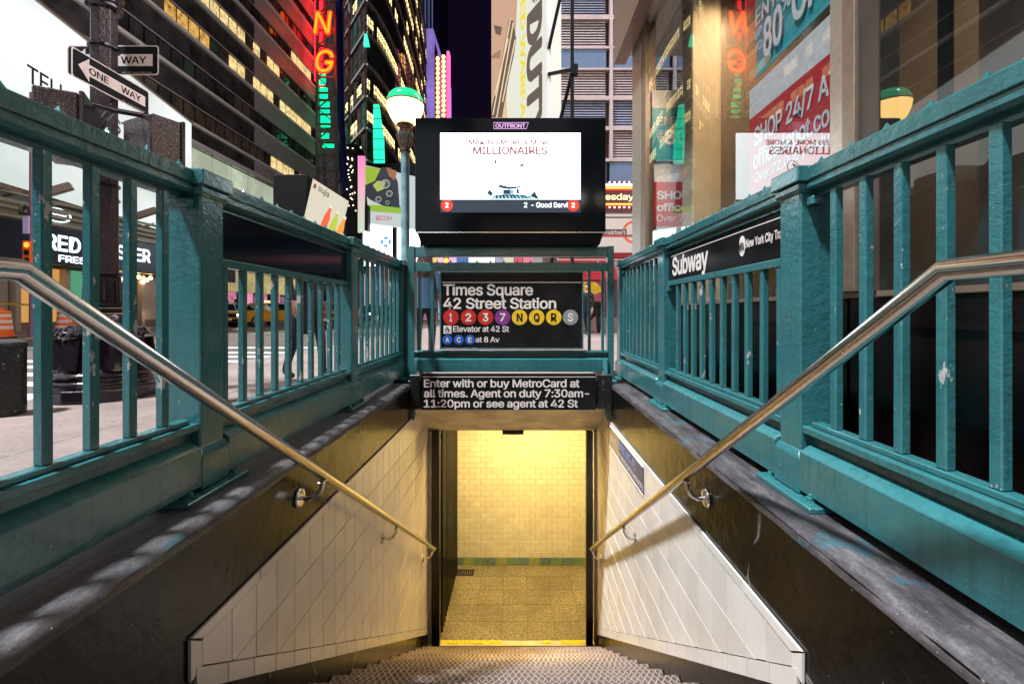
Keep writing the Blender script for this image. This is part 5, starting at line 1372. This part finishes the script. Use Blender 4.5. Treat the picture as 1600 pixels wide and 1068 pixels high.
# ================================================================ louvred building straight ahead on the right
lb_ = thing('louvred_building', 'grey building faced with pale framed louvre panels, behind the game billboard', 'building', (6, 20, GZ))
LX0 = 1.05
MB().box(LX0, 16, 20.35, 34, GZ, 32).build('building_core', M['mullion'], lb_)
M['frame_pink'] = plain('pale_pink_frame', (.40, .30, .29), .45, vs=1.5)
M['louvre'] = plain('grey_louvre', (.34, .265, .26), .5, .0, vs=2); M['louvre_blue'] = plain('blue_grey_louvre', (.19, .19, .25), .5, .0, vs=2)
M['spandrel_blue'] = plain('blue_grey_spandrel', (.15, .20, .30), .2, .2, vs=.8); M['back_dark'] = plain('dark_recess', (.02, .014, .014), .7)
colx = [LX0+.15, 1.30, X(947.5, 20), X(952.5, 20)]
cols = []
xx = X(952.5, 20)-2.66-.14
for k in range(5): cols.append((xx+.14, xx+2.66)); xx += 2.80
def lv(x0, x1, py0, py1, m):
    z1, z0 = Z(py0, 20), Z(py1, 20)
    lp_ = newobj('louvre_panel', None, ((x0+x1)/2, 20, z0), lb_)
    MB().box(x0, x1, 20.28, 20.34, z0, z1).build('panel_recess', M['back_dark'], lp_)
    mb = MB(); n_ = max(4, int((z1-z0)/.105)); hh = (z1-z0)/n_
    for q_ in range(n_): mb.prism([(20.06, z0+hh*(q_+.12)), (20.20, z0+hh*(q_+.22)), (20.20, z0+hh*(q_+.85)), (20.10, z0+hh*(q_+.78))], x0+.03, x1-.03, 'x')
    mb.build('slats', M[m], lp_)
rows = [(-66, -30, 'louvre_blue'), (-20, 23, 'louvre_blue'), (31, 72, 'louvre'), (110, 150, 'louvre'), (157, 197, 'louvre_blue'), (204, 247, 'louvre'), (-146, -107, 'louvre'), (-100, -72, 'louvre_blue')]
for (a, b_) in cols:
    for (r0, r1, m_) in rows: lv(a, b_, r0, r1, m_)
for (r0, r1) in ((23.5, 30.5), (72.5, 76.5), (106.5, 109.5), (150.5, 156.5), (197.5, 203.5), (247.5, 252.5), (-29, -21), (-71, -67)):
    MB().box(LX0+.1, 14.5, 19.98, 20.3, Z(r1, 20), Z(r0, 20)).build('frame_rail', M['frame_pink'], lb_)
for (a, b_) in cols:
    MB().box(a-.14, a-.001, 19.96, 20.3, Z(252, 20), 25).build('frame_mullion', M['frame_pink'], lb_)
    MB().box(a-.13, b_-.01, 20.02, 20.1, Z(106, 20), Z(77, 20)).build('spandrel_panel', M['spandrel_blue'], lb_)
    MB().box(a-.13, b_-.01, 20.02, 20.1, Z(285, 20), Z(253.5, 20)).build('spandrel_panel', M['spandrel_blue'], lb_)
# restaurant sign beneath
dz = 18.5
ru = thing('diner_sign', 'red lit sign with yellow bulb borders reading Ruby Tuesday beneath the louvres', 'shop sign', (X(960, dz), dz, 4.6))
MB().box(X(872, dz), X(1110, dz), dz, dz+1.4, Z(330, dz), Z(284, dz)).build('sign_box', plain('maroon_sign_box', (.10, .012, .018), .4), ru)
MB().box(X(872, dz), X(1110, dz), dz-.03, dz, Z(318, dz), Z(298, dz)).build('sign_field', emit('sign_maroon', (.13, .02, .02), .8), ru)
for y0_, y1_, c_, s_ in ((287.5, 291.5, (1, .80, .72), 1.6), (292.5, 295.5, (1, .48, .05), 1.3), (295.8, 298, (.8, .02, .02), 1), (318, 320.5, (1, .55, .06), 1.3), (320.8, 322.8, (.9, .05, .02), 1)):
    MB().box(X(872, dz), X(1110, dz), dz-.06, dz-.03, Z(y1_, dz), Z(y0_, dz)).build('border_strip', emit('border_%d' % int(y0_*10), c_, s_), ru)
text('lettering', 'Ruby Tuesday', emit('sign_cream', (.90, .78, .45), 1.3), ru, (X(884, dz), dz-.05, Z(312.5, dz)), EX, EZ, X(990, dz)-X(884, dz), 9.5*dz/F, .02)
bb_ = MB().lathe([(.001, -.04), (.04, 0), (.001, .04)], (0, 0, 0), 8).mesh('bulb', emit('white_bulb', (1, .92, 1), 4), smooth=True)
for k in range(30): piece('bulb', bb_, (X(876+7.6*k, dz), dz-.08, Z(285.6, dz)), ru); piece('bulb', bb_, (X(876+7.6*k, dz), dz-.08, Z(324.5, dz)), ru)
fr_ = thing('diner_shopfront', 'pale lit shopfront with a red ring emblem under the red diner sign', 'shop front', (X(960, 19), 19, 2))
MB().box(X(872, 19), X(1110, 19), 19.0, 19.3, Z(405, 19), Z(333, 19)).build('lit_wall', win_emit('pale_pink_lit_wall', (.85, .72, .66), .8, .03), fr_)
MB().box(X(872, 19), X(1110, 19), 18.93, 18.99, Z(341, 19), Z(339, 19)).build('wall_rail', M['mullion'], fr_)
mb = MB(); ringshape(mb, (X(990, 19), 18.95, Z(363, 19)), EX, EZ, 14.2*19/F, 18*19/F, 36, .02); mb.build('ring_emblem', emit('ring_orange_red', (.62, .10, .05), .9), fr_)
MB().box(X(872, 19), X(978, 19), 18.86, 18.93, Z(368, 19), Z(359, 19)).build('name_bar', emit('name_bar_grey', (.10, .07, .07), .8), fr_)
MB().box(X(872, 19), X(1110, 19), 18.84, 18.92, Z(370.8, 19), Z(367.5, 19)).build('red_band', emit('band_red', (.35, .04, .04), .9), fr_)
t_ = text('lettering', 'Fashion', M['white'], fr_, (X(975, 19), 18.85, Z(367.2, 19)), (-1, 0, 0), EZ, 30*19/F, 6*19/F, .02, off=-.02)
MB().box(X(872, 19), X(1110, 19), 18.5, 18.9, Z(405, 19), Z(397, 19)).build('red_awning', plain('red_awning_cloth', (.35, .015, .02), .6), fr_)
MB().box(X(872, 19), X(1110, 19), 18.2, 18.9, Z(437, 19), Z(410, 19)).build('red_awning', emit('awning_red_glow', (.50, .012, .03), .7), fr_)
for k in range(9):
    a = 872+26*k
    MB().box(X(a, 19), X(a+22, 19), 19.1, 19.2, Z(500, 19), Z(440, 19)).build('shop_window', emit('front_glow_%d' % k, ((.06, .03, .03), (.55, .42, .40), (.30, .05, .08))[k % 3], .7), fr_)
MB().box(X(872, 19), X(1110, 19), 19.0, 19.35, GZ, Z(496, 19)).build('window_wall', M['frame_pink'], fr_)

# ================================================================ far storefronts seen through the frame gap
fa = thing('far_storefronts', 'row of small brightly coloured shopfront signs far across the square', 'shop fronts', (0, 46, GZ))
MB().box(X(575, 46), X(872, 46), 46, 50, GZ, 15).build('building_wall', M['black'], fa)
cf_ = [(.62, .45, .48), (.08, .04, .05), (.60, .42, .10), (.70, .30, .42), (.62, .38, .60), (.06, .16, .45), (.72, .85, 1.0), (.75, .82, .95), (.30, .34, .44), (.36, .34, .26), (.60, .08, .14), (.55, .15, .2), (.62, .30, .40), (.66, .24, .28), (.50, .36, .30), (.45, .36, .32)]
px = 640; k = 0
while px < 960:
    wpx = rr.uniform(9, 24); c_ = cf_[k % len(cf_)]; k += 1
    if px+wpx < 872: MB().box(X(px, 45.9), X(px+wpx-1, 45.9), 45.7, 46, Z(rr.uniform(416, 440), 45.9), Z(rr.uniform(386, 400), 45.9)).build('lit_sign', emit('far_sign_%d' % k, c_, rr.uniform(.7, 1.6)), fa)
    if px+wpx < 872: MB().box(X(px, 45.9), X(px+wpx-1, 45.9), 45.8, 46, Z(500, 45.9), Z(445, 45.9)).build('shop_window', emit('far_window_%d' % k, tuple(x*.5 for x in cf_[(k*5+2) % len(cf_)]), .7), fa)
    px += wpx
px = 566
while px < 640:
    wpx = rr.uniform(5, 11); k += 1
    MB().box(X(px, 45.9), X(px+wpx-1, 45.9), 45.7, 46, Z(rr.uniform(470, 500), 45.9), Z(rr.uniform(405, 440), 45.9)).build('lit_sign', emit('far_sign_b%d' % k, cf_[(k*3) % len(cf_)], rr.uniform(.3, .9)), fa); px += wpx
tl_ = thing('traffic_signal', 'small traffic signal glowing orange red, seen in the gap over the frame beam', 'traffic signal', (X(697, 26), 26, GZ))
MB().bar((X(697, 26), 26, GZ), (X(697, 26), 26, Z(400, 26)), .12).build('signal_pole', M['black'], tl_)
MB().box(X(693, 26), X(701, 26), 25.9, 26.1, Z(432, 26), Z(401, 26)).build('signal_housing', M['black'], tl_, bevel=.02)
mb = MB(); disc(mb, (X(697, 25.9), 25.88, Z(407, 25.9)), EX, EZ, .14, 16, .01); mb.build('signal_lens', emit('orange_red_lens', (1, .20, .02), 6), tl_)

# ================================================================ buildings out of view, with screens added for ambient fill light
bk = thing('south_building', 'dark building across the street behind the camera, outside the view', 'building', (0, -26, GZ))
MB().box(-26, 24, -34, -26.1, GZ, 30).build('building_wall', M['g_dark'], bk)
scn = [(-15, -5, 4, 14, (.80, .92, 1.0), 1.6), (-3.5, 4, 9, 19, (.95, .85, .95), 1.2), (6, 16, 5, 15, (1.0, .80, .70), 1.4), (-24, -17, 6, 20, (.85, .55, .75), 1.0), (-3, 4, 2.5, 7, (1, .72, .35), 1.0)]
for i, (a, b_, c_, d_, cc, s_) in enumerate(scn):
    s = thing('video_screen', ('cool white', 'lilac', 'salmon', 'pink', 'amber')[i]+' video screen added behind the camera for ambient light, outside the view', 'screen', ((a+b_)/2, -26, c_), 'video screens behind the camera')
    MB().box(a, b_, -26.08, -25.8, c_, d_).build('screen_frame', M['black'], s)
    MB().box(a+.2, b_-.2, -25.79, -25.75, c_+.2, d_-.2).build('screen_face', emit('video_%d' % i, cc, s_), s)

eb = thing('east_building', 'dark building behind the corner shop carrying added fill-light screens, outside the view', 'building', (18, 4, GZ))
MB().box(16.2, 24, -12, 19, GZ, 30).build('building_wall', M['g_dark'], eb)
for i, (a, b_, c_, d_, cc, s_) in enumerate(((-10, 1, 9, 21, (1.0, .93, .86), 7.0), (3, 17, 12, 26, (.95, .88, .95), 7.0))):  # screens added to light the office facade on the left
    s = thing('video_screen', ('warm white', 'pale lilac')[i]+' video screen added behind the shop to light the left facade, outside the view', 'screen', (16, (a+b_)/2, c_), 'video screens behind the shop')
    MB().box(16.0, 16.18, a, b_, c_, d_).build('screen_frame', M['black'], s)
    MB().box(15.95, 15.99, a+.2, b_-.2, c_+.2, d_-.2).build('screen_face', emit('east_fill_%d' % i, cc, s_), s)
# ================================================================ cars
M['taxi'] = plain('taxi_yellow', (.75, .33, .01), .25, coat=.5); M['car_white'] = plain('car_white_paint', (.55, .55, .58), .25, coat=.5); M['car_black'] = plain('car_black_paint', (.012, .012, .014), .15, coat=.5)
HL = emit('headlight', (1, .86, .60), 14); M['carglass'] = plain('car_glass', (.01, .012, .014), .05)
def car(label, x, y, m, yaw=0, cat='car', roof=True, name='taxi'):
    c = thing(name, label, cat, (x, y, RZ))
    def loc(mb, nm, mt, par=None, **k): return mb.local(nm, mt, par or c, loc=ORG[c.name], **k)
    # length along y, nose at -y
    W = .92
    prof = [(-2.35, .28), (2.35, .30), (2.40, .75), (2.30, .98), (1.3, 1.02), (-1.1, 1.0), (-2.15, .86), (-2.40, .70), (-2.42, .38)]
    mb = MB().prism([(a, b_) for a, b_ in prof], -W, W, 'x'); loc(mb, 'body', M[m], bevel=.06)
    mb = MB().loft([[(-W+.04, -1.1, 1.0), (W-.04, -1.1, 1.0), (W-.04, 1.6, 1.0), (-W+.04, 1.6, 1.0)], [(-.64, -.35, 1.42), (.64, -.35, 1.42), (.64, 1.0, 1.42), (-.64, 1.0, 1.42)]]); loc(mb, 'cabin_glass', M['carglass'])
    mb = MB().loft([[(-.66, -.40, 1.405), (.66, -.40, 1.405), (.66, 1.05, 1.405), (-.66, 1.05, 1.405)], [(-.58, -.30, 1.47), (.58, -.30, 1.47), (.58, .95, 1.47), (-.58, .95, 1.47)]])
    for s in (-1, 1): mb.bar((s*.86, -1.08, 1.0), (s*.645, -.36, 1.43), .07); mb.bar((s*.86, 1.58, 1.0), (s*.645, 1.0, 1.43), .07); mb.bar((s*.87, .25, 1.0), (s*.65, .3, 1.42), .06)
    loc(mb, 'roof', M[m])
    for s in (-1, 1):
        for yy in (-1.5, 1.45):
            wv = MB(); rings = [[(s*t, yy+r*math.cos(a), .33+r*math.sin(a)) for a in [2*math.pi*k/20 for k in range(20)]] for t, r in ((.72, .31), (.74, .33), (.93, .33), (.95, .30))]
            wv.loft(rings); wh_ = newobj('wheel', None, ORG[c.name], c); loc(wv, 'tyre', M['rubber'], wh_)
            rv = MB(); rv.loft([[(s*t, yy+r*math.cos(a), .33+r*math.sin(a)) for a in [2*math.pi*k/16 for k in range(16)]] for t, r in ((.951, .21), (.96, .19))]); loc(rv, 'rim', M['steel'], wh_)
    for s in (-1, 1):
        mb = MB(); mb.loft([[(s*.68+.13*math.cos(a), -2.36, .72+.08*math.sin(a)) for a in [2*math.pi*k/14 for k in range(14)]], [(s*.68+.12*math.cos(a), -2.455, .72+.07*math.sin(a)) for a in [2*math.pi*k/14 for k in range(14)]]]); loc(mb, 'headlight', HL)
        loc(MB().box(s*.88, s*1.05, -.95, -.80, 1.0, 1.12), 'wing_mirror', M[m], bevel=.02)
    loc(MB().box(-.50, .50, -2.44, -2.36, .60, .80), 'grille', M['black']); loc(MB().box(-.88, .88, -2.50, -2.36, .34, .50), 'bumper', M[m if m != 'taxi' else 'black'], bevel=.03)
    loc(MB().box(-.22, .22, -2.52, -2.49, .40, .52), 'number_plate', M['white'])
    if roof: loc(MB().box(-.20, .20, .2, .36, 1.47, 1.62), 'roof_light', emit('roof_light', (1, .75, .35), 1.2), bevel=.03)
    c.rotation_euler = (0, 0, yaw)
    return c
car('yellow taxi with lit headlights waiting across the road, seen left of the standing person', X(412, 29), 29, 'taxi', math.radians(-16))
car('yellow taxi with one starry headlight, seen right of the standing person', X(505, 25), 27, 'taxi', math.radians(8))
car('white car at the left side of the far taxi, mostly hidden by the fence', X(346, 30), 30, 'car_white', math.radians(-8), roof=False, name='parked_car')
car('dark car with bright headlights far down the road, seen through the far fence bars', X(578, 42), 42, 'car_black', 0, roof=False, name='parked_car')

# pedicab with a yellow hood
pc = thing('pedicab', 'pedicab with a bright yellow hood on the far side, right of the station sign', 'pedicab', (X(928, 17), 17, GZ))
def pcq(px, z): return X(px, 17), z
MB().loft([[(X(904, 17), 16.6, Z(470, 17)), (X(941, 17), 16.6, Z(455, 17)), (X(941, 17), 17.6, Z(455, 17)), (X(904, 17), 17.6, Z(470, 17))], [(X(908, 17), 16.7, Z(441, 17)), (X(928, 17), 16.7, Z(441, 17)), (X(928, 17), 17.5, Z(441, 17)), (X(908, 17), 17.5, Z(441, 17))]]).build('hood', plain('yellow_canvas', (.80, .50, .02), .6), pc, bevel=.02)
MB().box(X(906, 17), X(938, 17), 16.7, 17.5, Z(494, 17), Z(471, 17)).build('seat_body', M['car_black'], pc, bevel=.05)
for px in (908, 936):
    mb = MB(); cc = (X(px, 17), 17.1, GZ+.36)
    mb.loft([[(cc[0]+t, cc[1]+r*math.cos(a), cc[2]+r*math.sin(a)) for a in [2*math.pi*k/20 for k in range(20)]] for t, r in ((-.03, .34), (-.03, .36), (.03, .36), (.03, .34))]); mb.build('wheel', M['rubber'], pc)
MB().bar((X(922, 17), 16.7, GZ+.5), (X(922, 17), 15.6, GZ+.9), .05).bar((X(922, 17), 15.6, GZ+.9), (X(922, 17), 15.5, GZ+.36), .05).bar((X(912, 17), 15.6, GZ+1.0), (X(932, 17), 15.6, GZ+1.0), .04).build('front_frame', M['black'], pc)

# ================================================================ people
M['skin'] = plain('skin', (.45, .24, .16), .5, vs=8); M['denim'] = plain('blue_denim_shirt', (.045, .10, .17), .8, bs=.4, bsc=200); M['black_cloth'] = plain('black_cloth', (.008, .008, .010), .8, bs=.3)
M['navy_cloth'] = plain('dark_navy_trousers', (.012, .014, .026), .8, bs=.3); M['hair'] = plain('long_brown_hair', (.07, .03, .02), .45, bs=.6, bsc=90); M['shoe'] = plain('black_shoes', (.01, .01, .01), .4); M['grey_cloth'] = plain('grey_cloth', (.10, .09, .10), .8)
def skin(name, V, E, Rr, mats, parent, org, root=0, sub=2, matfn=None):
    me = bpy.data.meshes.new(name); me.from_pydata([tuple(v) for v in V], E, [])
    ob = bpy.data.objects.new(name, me); col.objects.link(ob)
    md = ob.modifiers.new('s', 'SKIN')
    sv = me.skin_vertices[0].data
    for i, r in enumerate(Rr): sv[i].radius = (r, r) if not isinstance(r, tuple) else r; sv[i].use_root = False
    sv[root].use_root = True
    s2 = ob.modifiers.new('u', 'SUBSURF'); s2.levels = sub; s2.render_levels = sub
    dg = bpy.context.evaluated_depsgraph_get(); dg.update()
    m2 = bpy.data.meshes.new_from_object(ob.evaluated_get(dg)); bpy.data.objects.remove(ob)
    m2.materials.clear()
    for m in mats: m2.materials.append(m)
    for p in m2.polygons:
        p.use_smooth = True
        if matfn: p.material_index = matfn(p.center)
    o = newobj(name, m2, org, parent); return o
def person(label, x, y, gz, yaw, h=1.72, top='black_cloth', legs='navy_cloth', hair='hair', stride=.0, woman=False, bag=None, armb=0.0, sub=2, sleeve=0.0):
    k = h/1.72
    t = thing('person', label, 'person', (x, y, gz))
    sh, hp = (.185, .095) if not woman else (.165, .10)
    st_ = stride
    V = [(0, 0, .93), (0, 0, 1.05), (0, -.01, 1.22), (0, 0, 1.40), (0, 0, 1.48), (0, -.02, 1.60), (0, -.02, 1.68),           # pelvis..head 0-6
         (hp, -.0, .86), (hp+.01, -.02-st_*.5, .48), (hp+.01, .03-st_, .09), (hp+.015, -.11-st_, .045),                    # left leg 7-10
         (-hp, 0, .86), (-hp-.01, -.02+st_*.5, .48), (-hp-.01, .04+st_, .09), (-hp-.015, -.10+st_, .045),                # right leg 11-14
         (sh, 0, 1.39), (sh+.05, .02, 1.12), (sh+.06, -.06+armb, .90), (sh+.06, -.07+armb, .82),                            # left arm 15-18
         (-sh, 0, 1.39), (-sh-.05, .02, 1.12), (-sh-.06, -.06-armb, .90), (-sh-.06, -.07-armb, .82)]                       # right arm 19-22
    Rr = [.135, .115 if not woman else .10, .135, .10, .052, .085, .075, .088, .056, .040, .036, .088, .056, .040, .036, .062, .044, .030, .034, .062, .044, .030, .034]
    E = [(0, 1), (1, 2), (2, 3), (3, 4), (4, 5), (5, 6), (0, 7), (7, 8), (8, 9), (9, 10), (0, 11), (11, 12), (12, 13), (13, 14), (3, 15), (15, 16), (16, 17), (17, 18), (3, 19), (19, 20), (20, 21), (21, 22)]
    for side, w_ in ((1, 18), (-1, 22)):
        b0 = Vector(V[w_])
        for f_, (dx, dy, ln) in enumerate(((-.0, -.028, .075), (0, -.010, .085), (0, .008, .080), (0, .024, .065), (-.03*side, -.035, .05))):
            n0 = len(V); s_ = b0+Vector((dx*.3, dy*.8, -.01 if f_ < 4 else 0))
            V += [tuple(s_+Vector((0, dy*.2, -.035 if f_ < 4 else -.01))), tuple(s_+Vector((dx*.5-.012*side, dy*.3-.01, -.035-ln*.5 if f_ < 4 else -.04))), tuple(s_+Vector((dx*.6-.03*side, dy*.35-.014, -.035-ln if f_ < 4 else -.065)))]
            E += [(w_, n0), (n0, n0+1), (n0+1, n0+2)]; Rr += [.010, .009, .0075]
    Rr = [r*k for r in Rr]; V = [(a*k, b_*k, c_*k) for a, b_, c_ in V]
    def mf(c_):
        z = c_.z/k; ax = abs(c_.x)/k
        if z < .10: return 3
        if ax > sh-.0 and z < 1.3: return 1 if z > (.92 if sleeve == 0 else sleeve) else 0
        if z > 1.455: return 0
        if z > (.98 if not woman else .88): return 1
        return 2
    bd = skin('body', V, E, Rr, [M['skin'], M[top], M[legs], M['shoe']], t, ORG[t.name], 0, sub, mf)
    hd_ = MB(); N_ = 14
    prof = [(.001, 1.755), (.05, 1.745), (.082, 1.71), (.094, 1.65), (.090, 1.60), (.075, 1.56)] if not woman else [(.001, 1.765), (.055, 1.75), (.092, 1.71), (.105, 1.65), (.11, 1.58), (.125, 1.48), (.13, 1.38), (.115, 1.28), (.07, 1.22)]
    rings = []
    rh = random.Random(int(x*100))
    for r, z in prof: rings.append([(r*k*math.cos(2*math.pi*i/N_)*(1+rh.uniform(-.05, .05)), (r*k*math.sin(2*math.pi*i/N_)*.9+.02)*(1+0), z*k) for i in range(N_)])
    rings = [[(a, max(b_, -.055 if c_ < 1.70*k else -1), c_) for a, b_, c_ in rg] for rg in rings]
    hd_.loft(rings).local('hair', M[hair], t, smooth=True)
    # face
    fc = MB()
    for s in (-1, 1): fc.lathe([(.001, -.008), (.009, 0), (.001, .008)], (s*.03*k, -.098*k, 1.625*k), 8)
    fc.local('eyes', M['black'], t)
    MB().loft([[(-.012*k, -.095*k, 1.58*k), (.012*k, -.095*k, 1.58*k), (0, -.095*k, 1.62*k)], [(-.004*k, -.125*k, 1.585*k), (.004*k, -.125*k, 1.585*k), (0, -.105*k, 1.62*k)]]).local('nose', M['skin'], t)
    MB().box(-.022*k, .022*k, -.098*k, -.092*k, 1.552*k, 1.560*k).local('mouth', plain('lips', (.35, .10, .09), .5), t)
    if woman: MB().loft([[(.19*k*math.cos(a), .14*k*math.sin(a), .86*k) for a in [2*math.pi*i/20 for i in range(20)]], [(.165*k*math.cos(a), .13*k*math.sin(a), 1.05*k) for a in [2*math.pi*i/20 for i in range(20)]], [(.15*k*math.cos(a), .125*k*math.sin(a), 1.30*k) for a in [2*math.pi*i/20 for i in range(20)]]], cap=False).local('loose_shirt', M[top], t, smooth=True)
    t.rotation_euler = (0, 0, yaw)
    return t
person('woman with long brown hair, denim shirt and black tights walking behind the end frame', X(664, 6.35), 6.35, GZ, math.pi, 1.66, 'denim', 'black_cloth', woman=True, stride=.10, sleeve=1.08)
person('person in dark jacket and navy trousers standing behind the left fence near the kerb', -2.45, 5.25, GZ, math.radians(70), 1.74, 'black_cloth', 'navy_cloth', 'black_cloth', stride=.17, sleeve=.9)
for i, (px, d_, lbl, tp) in enumerate(((211, 26.5, 'person in black coat on the far pavement under the restaurant sign', 'black_cloth'), (219, 27.5, 'person in grey top beside the black coat, on the far pavement', 'grey_cloth'), (232, 27, 'person in white shirt near the right end of the restaurant front', 'white'), (368, 34, 'person in dark clothes far across the road behind the taxi', 'navy_cloth'))):
    person(lbl, X(px, d_), d_, GZ, rr.uniform(0, 6), 1.7, tp, 'navy_cloth', 'black_cloth', stride=.08, sub=1)
tp = thing('caution_tape', 'yellow caution tape strung across the left shopfront above the barrels', 'tape', (X(90, 17.2), 17.2, 0))
MB().bar((X(0, 17.2), 17.2, Z(474, 17.2)), (X(70, 17.2), 17.2, Z(477, 17.2)), .02, .07).build('tape_strip', M['yellow_line'], tp)
MB().bar((X(70, 17.2), 17.2, GZ), (X(70, 17.2), 17.2, Z(470, 17.2)), .05).build('tape_post', M['barrel'], tp)
for i, (px, d_, lbl, tp_) in enumerate(((104, 21, 'person in dark coat by the left shopfront, just above the steel handrail', 'black_cloth'), (356, 31, 'person in white top walking far across the road, left of the taxi', 'white'), (466, 38, 'person in grey far across the road between the two taxis', 'grey_cloth'), (602, 30, 'person in dark clothes far off behind the end bars of the left fence', 'navy_cloth'), (616, 24, 'person in denim blue far off beside the left end of the frame', 'denim'), (589, 36, 'person in white far off behind the left fence, next to the second post', 'white'), (918, 15, 'person in black standing beyond the pedicab hood, right of the station sign', 'black_cloth'))):
    person(lbl, X(px, d_), d_, GZ if px > 700 or px < 200 else RZ, rr.uniform(0, 6), 1.7, tp_, 'navy_cloth', 'black_cloth', stride=.08, sub=1)
yb3 = thing('pavement_post', 'short yellow post on the far pavement beside the people', 'bollard', (X(213, 24.5), 24.5, GZ))
MB().lathe([(.13, 0), (.13, .80), (.10, .86), (.001, .88)], (X(213, 24.5), 24.5, GZ), 14).build('post_body', M['yellow_line'], yb3, smooth=True)

# ================================================================ lift everything so the pavement is at z = 0
for o in sc.objects:
    if o.parent is None and o.type not in ('CAMERA', 'LIGHT'): o.location.z += CZ
print('objects', len(sc.objects), 'tris', sum(len(o.data.polygons) for o in sc.objects if o.type == 'MESH'))
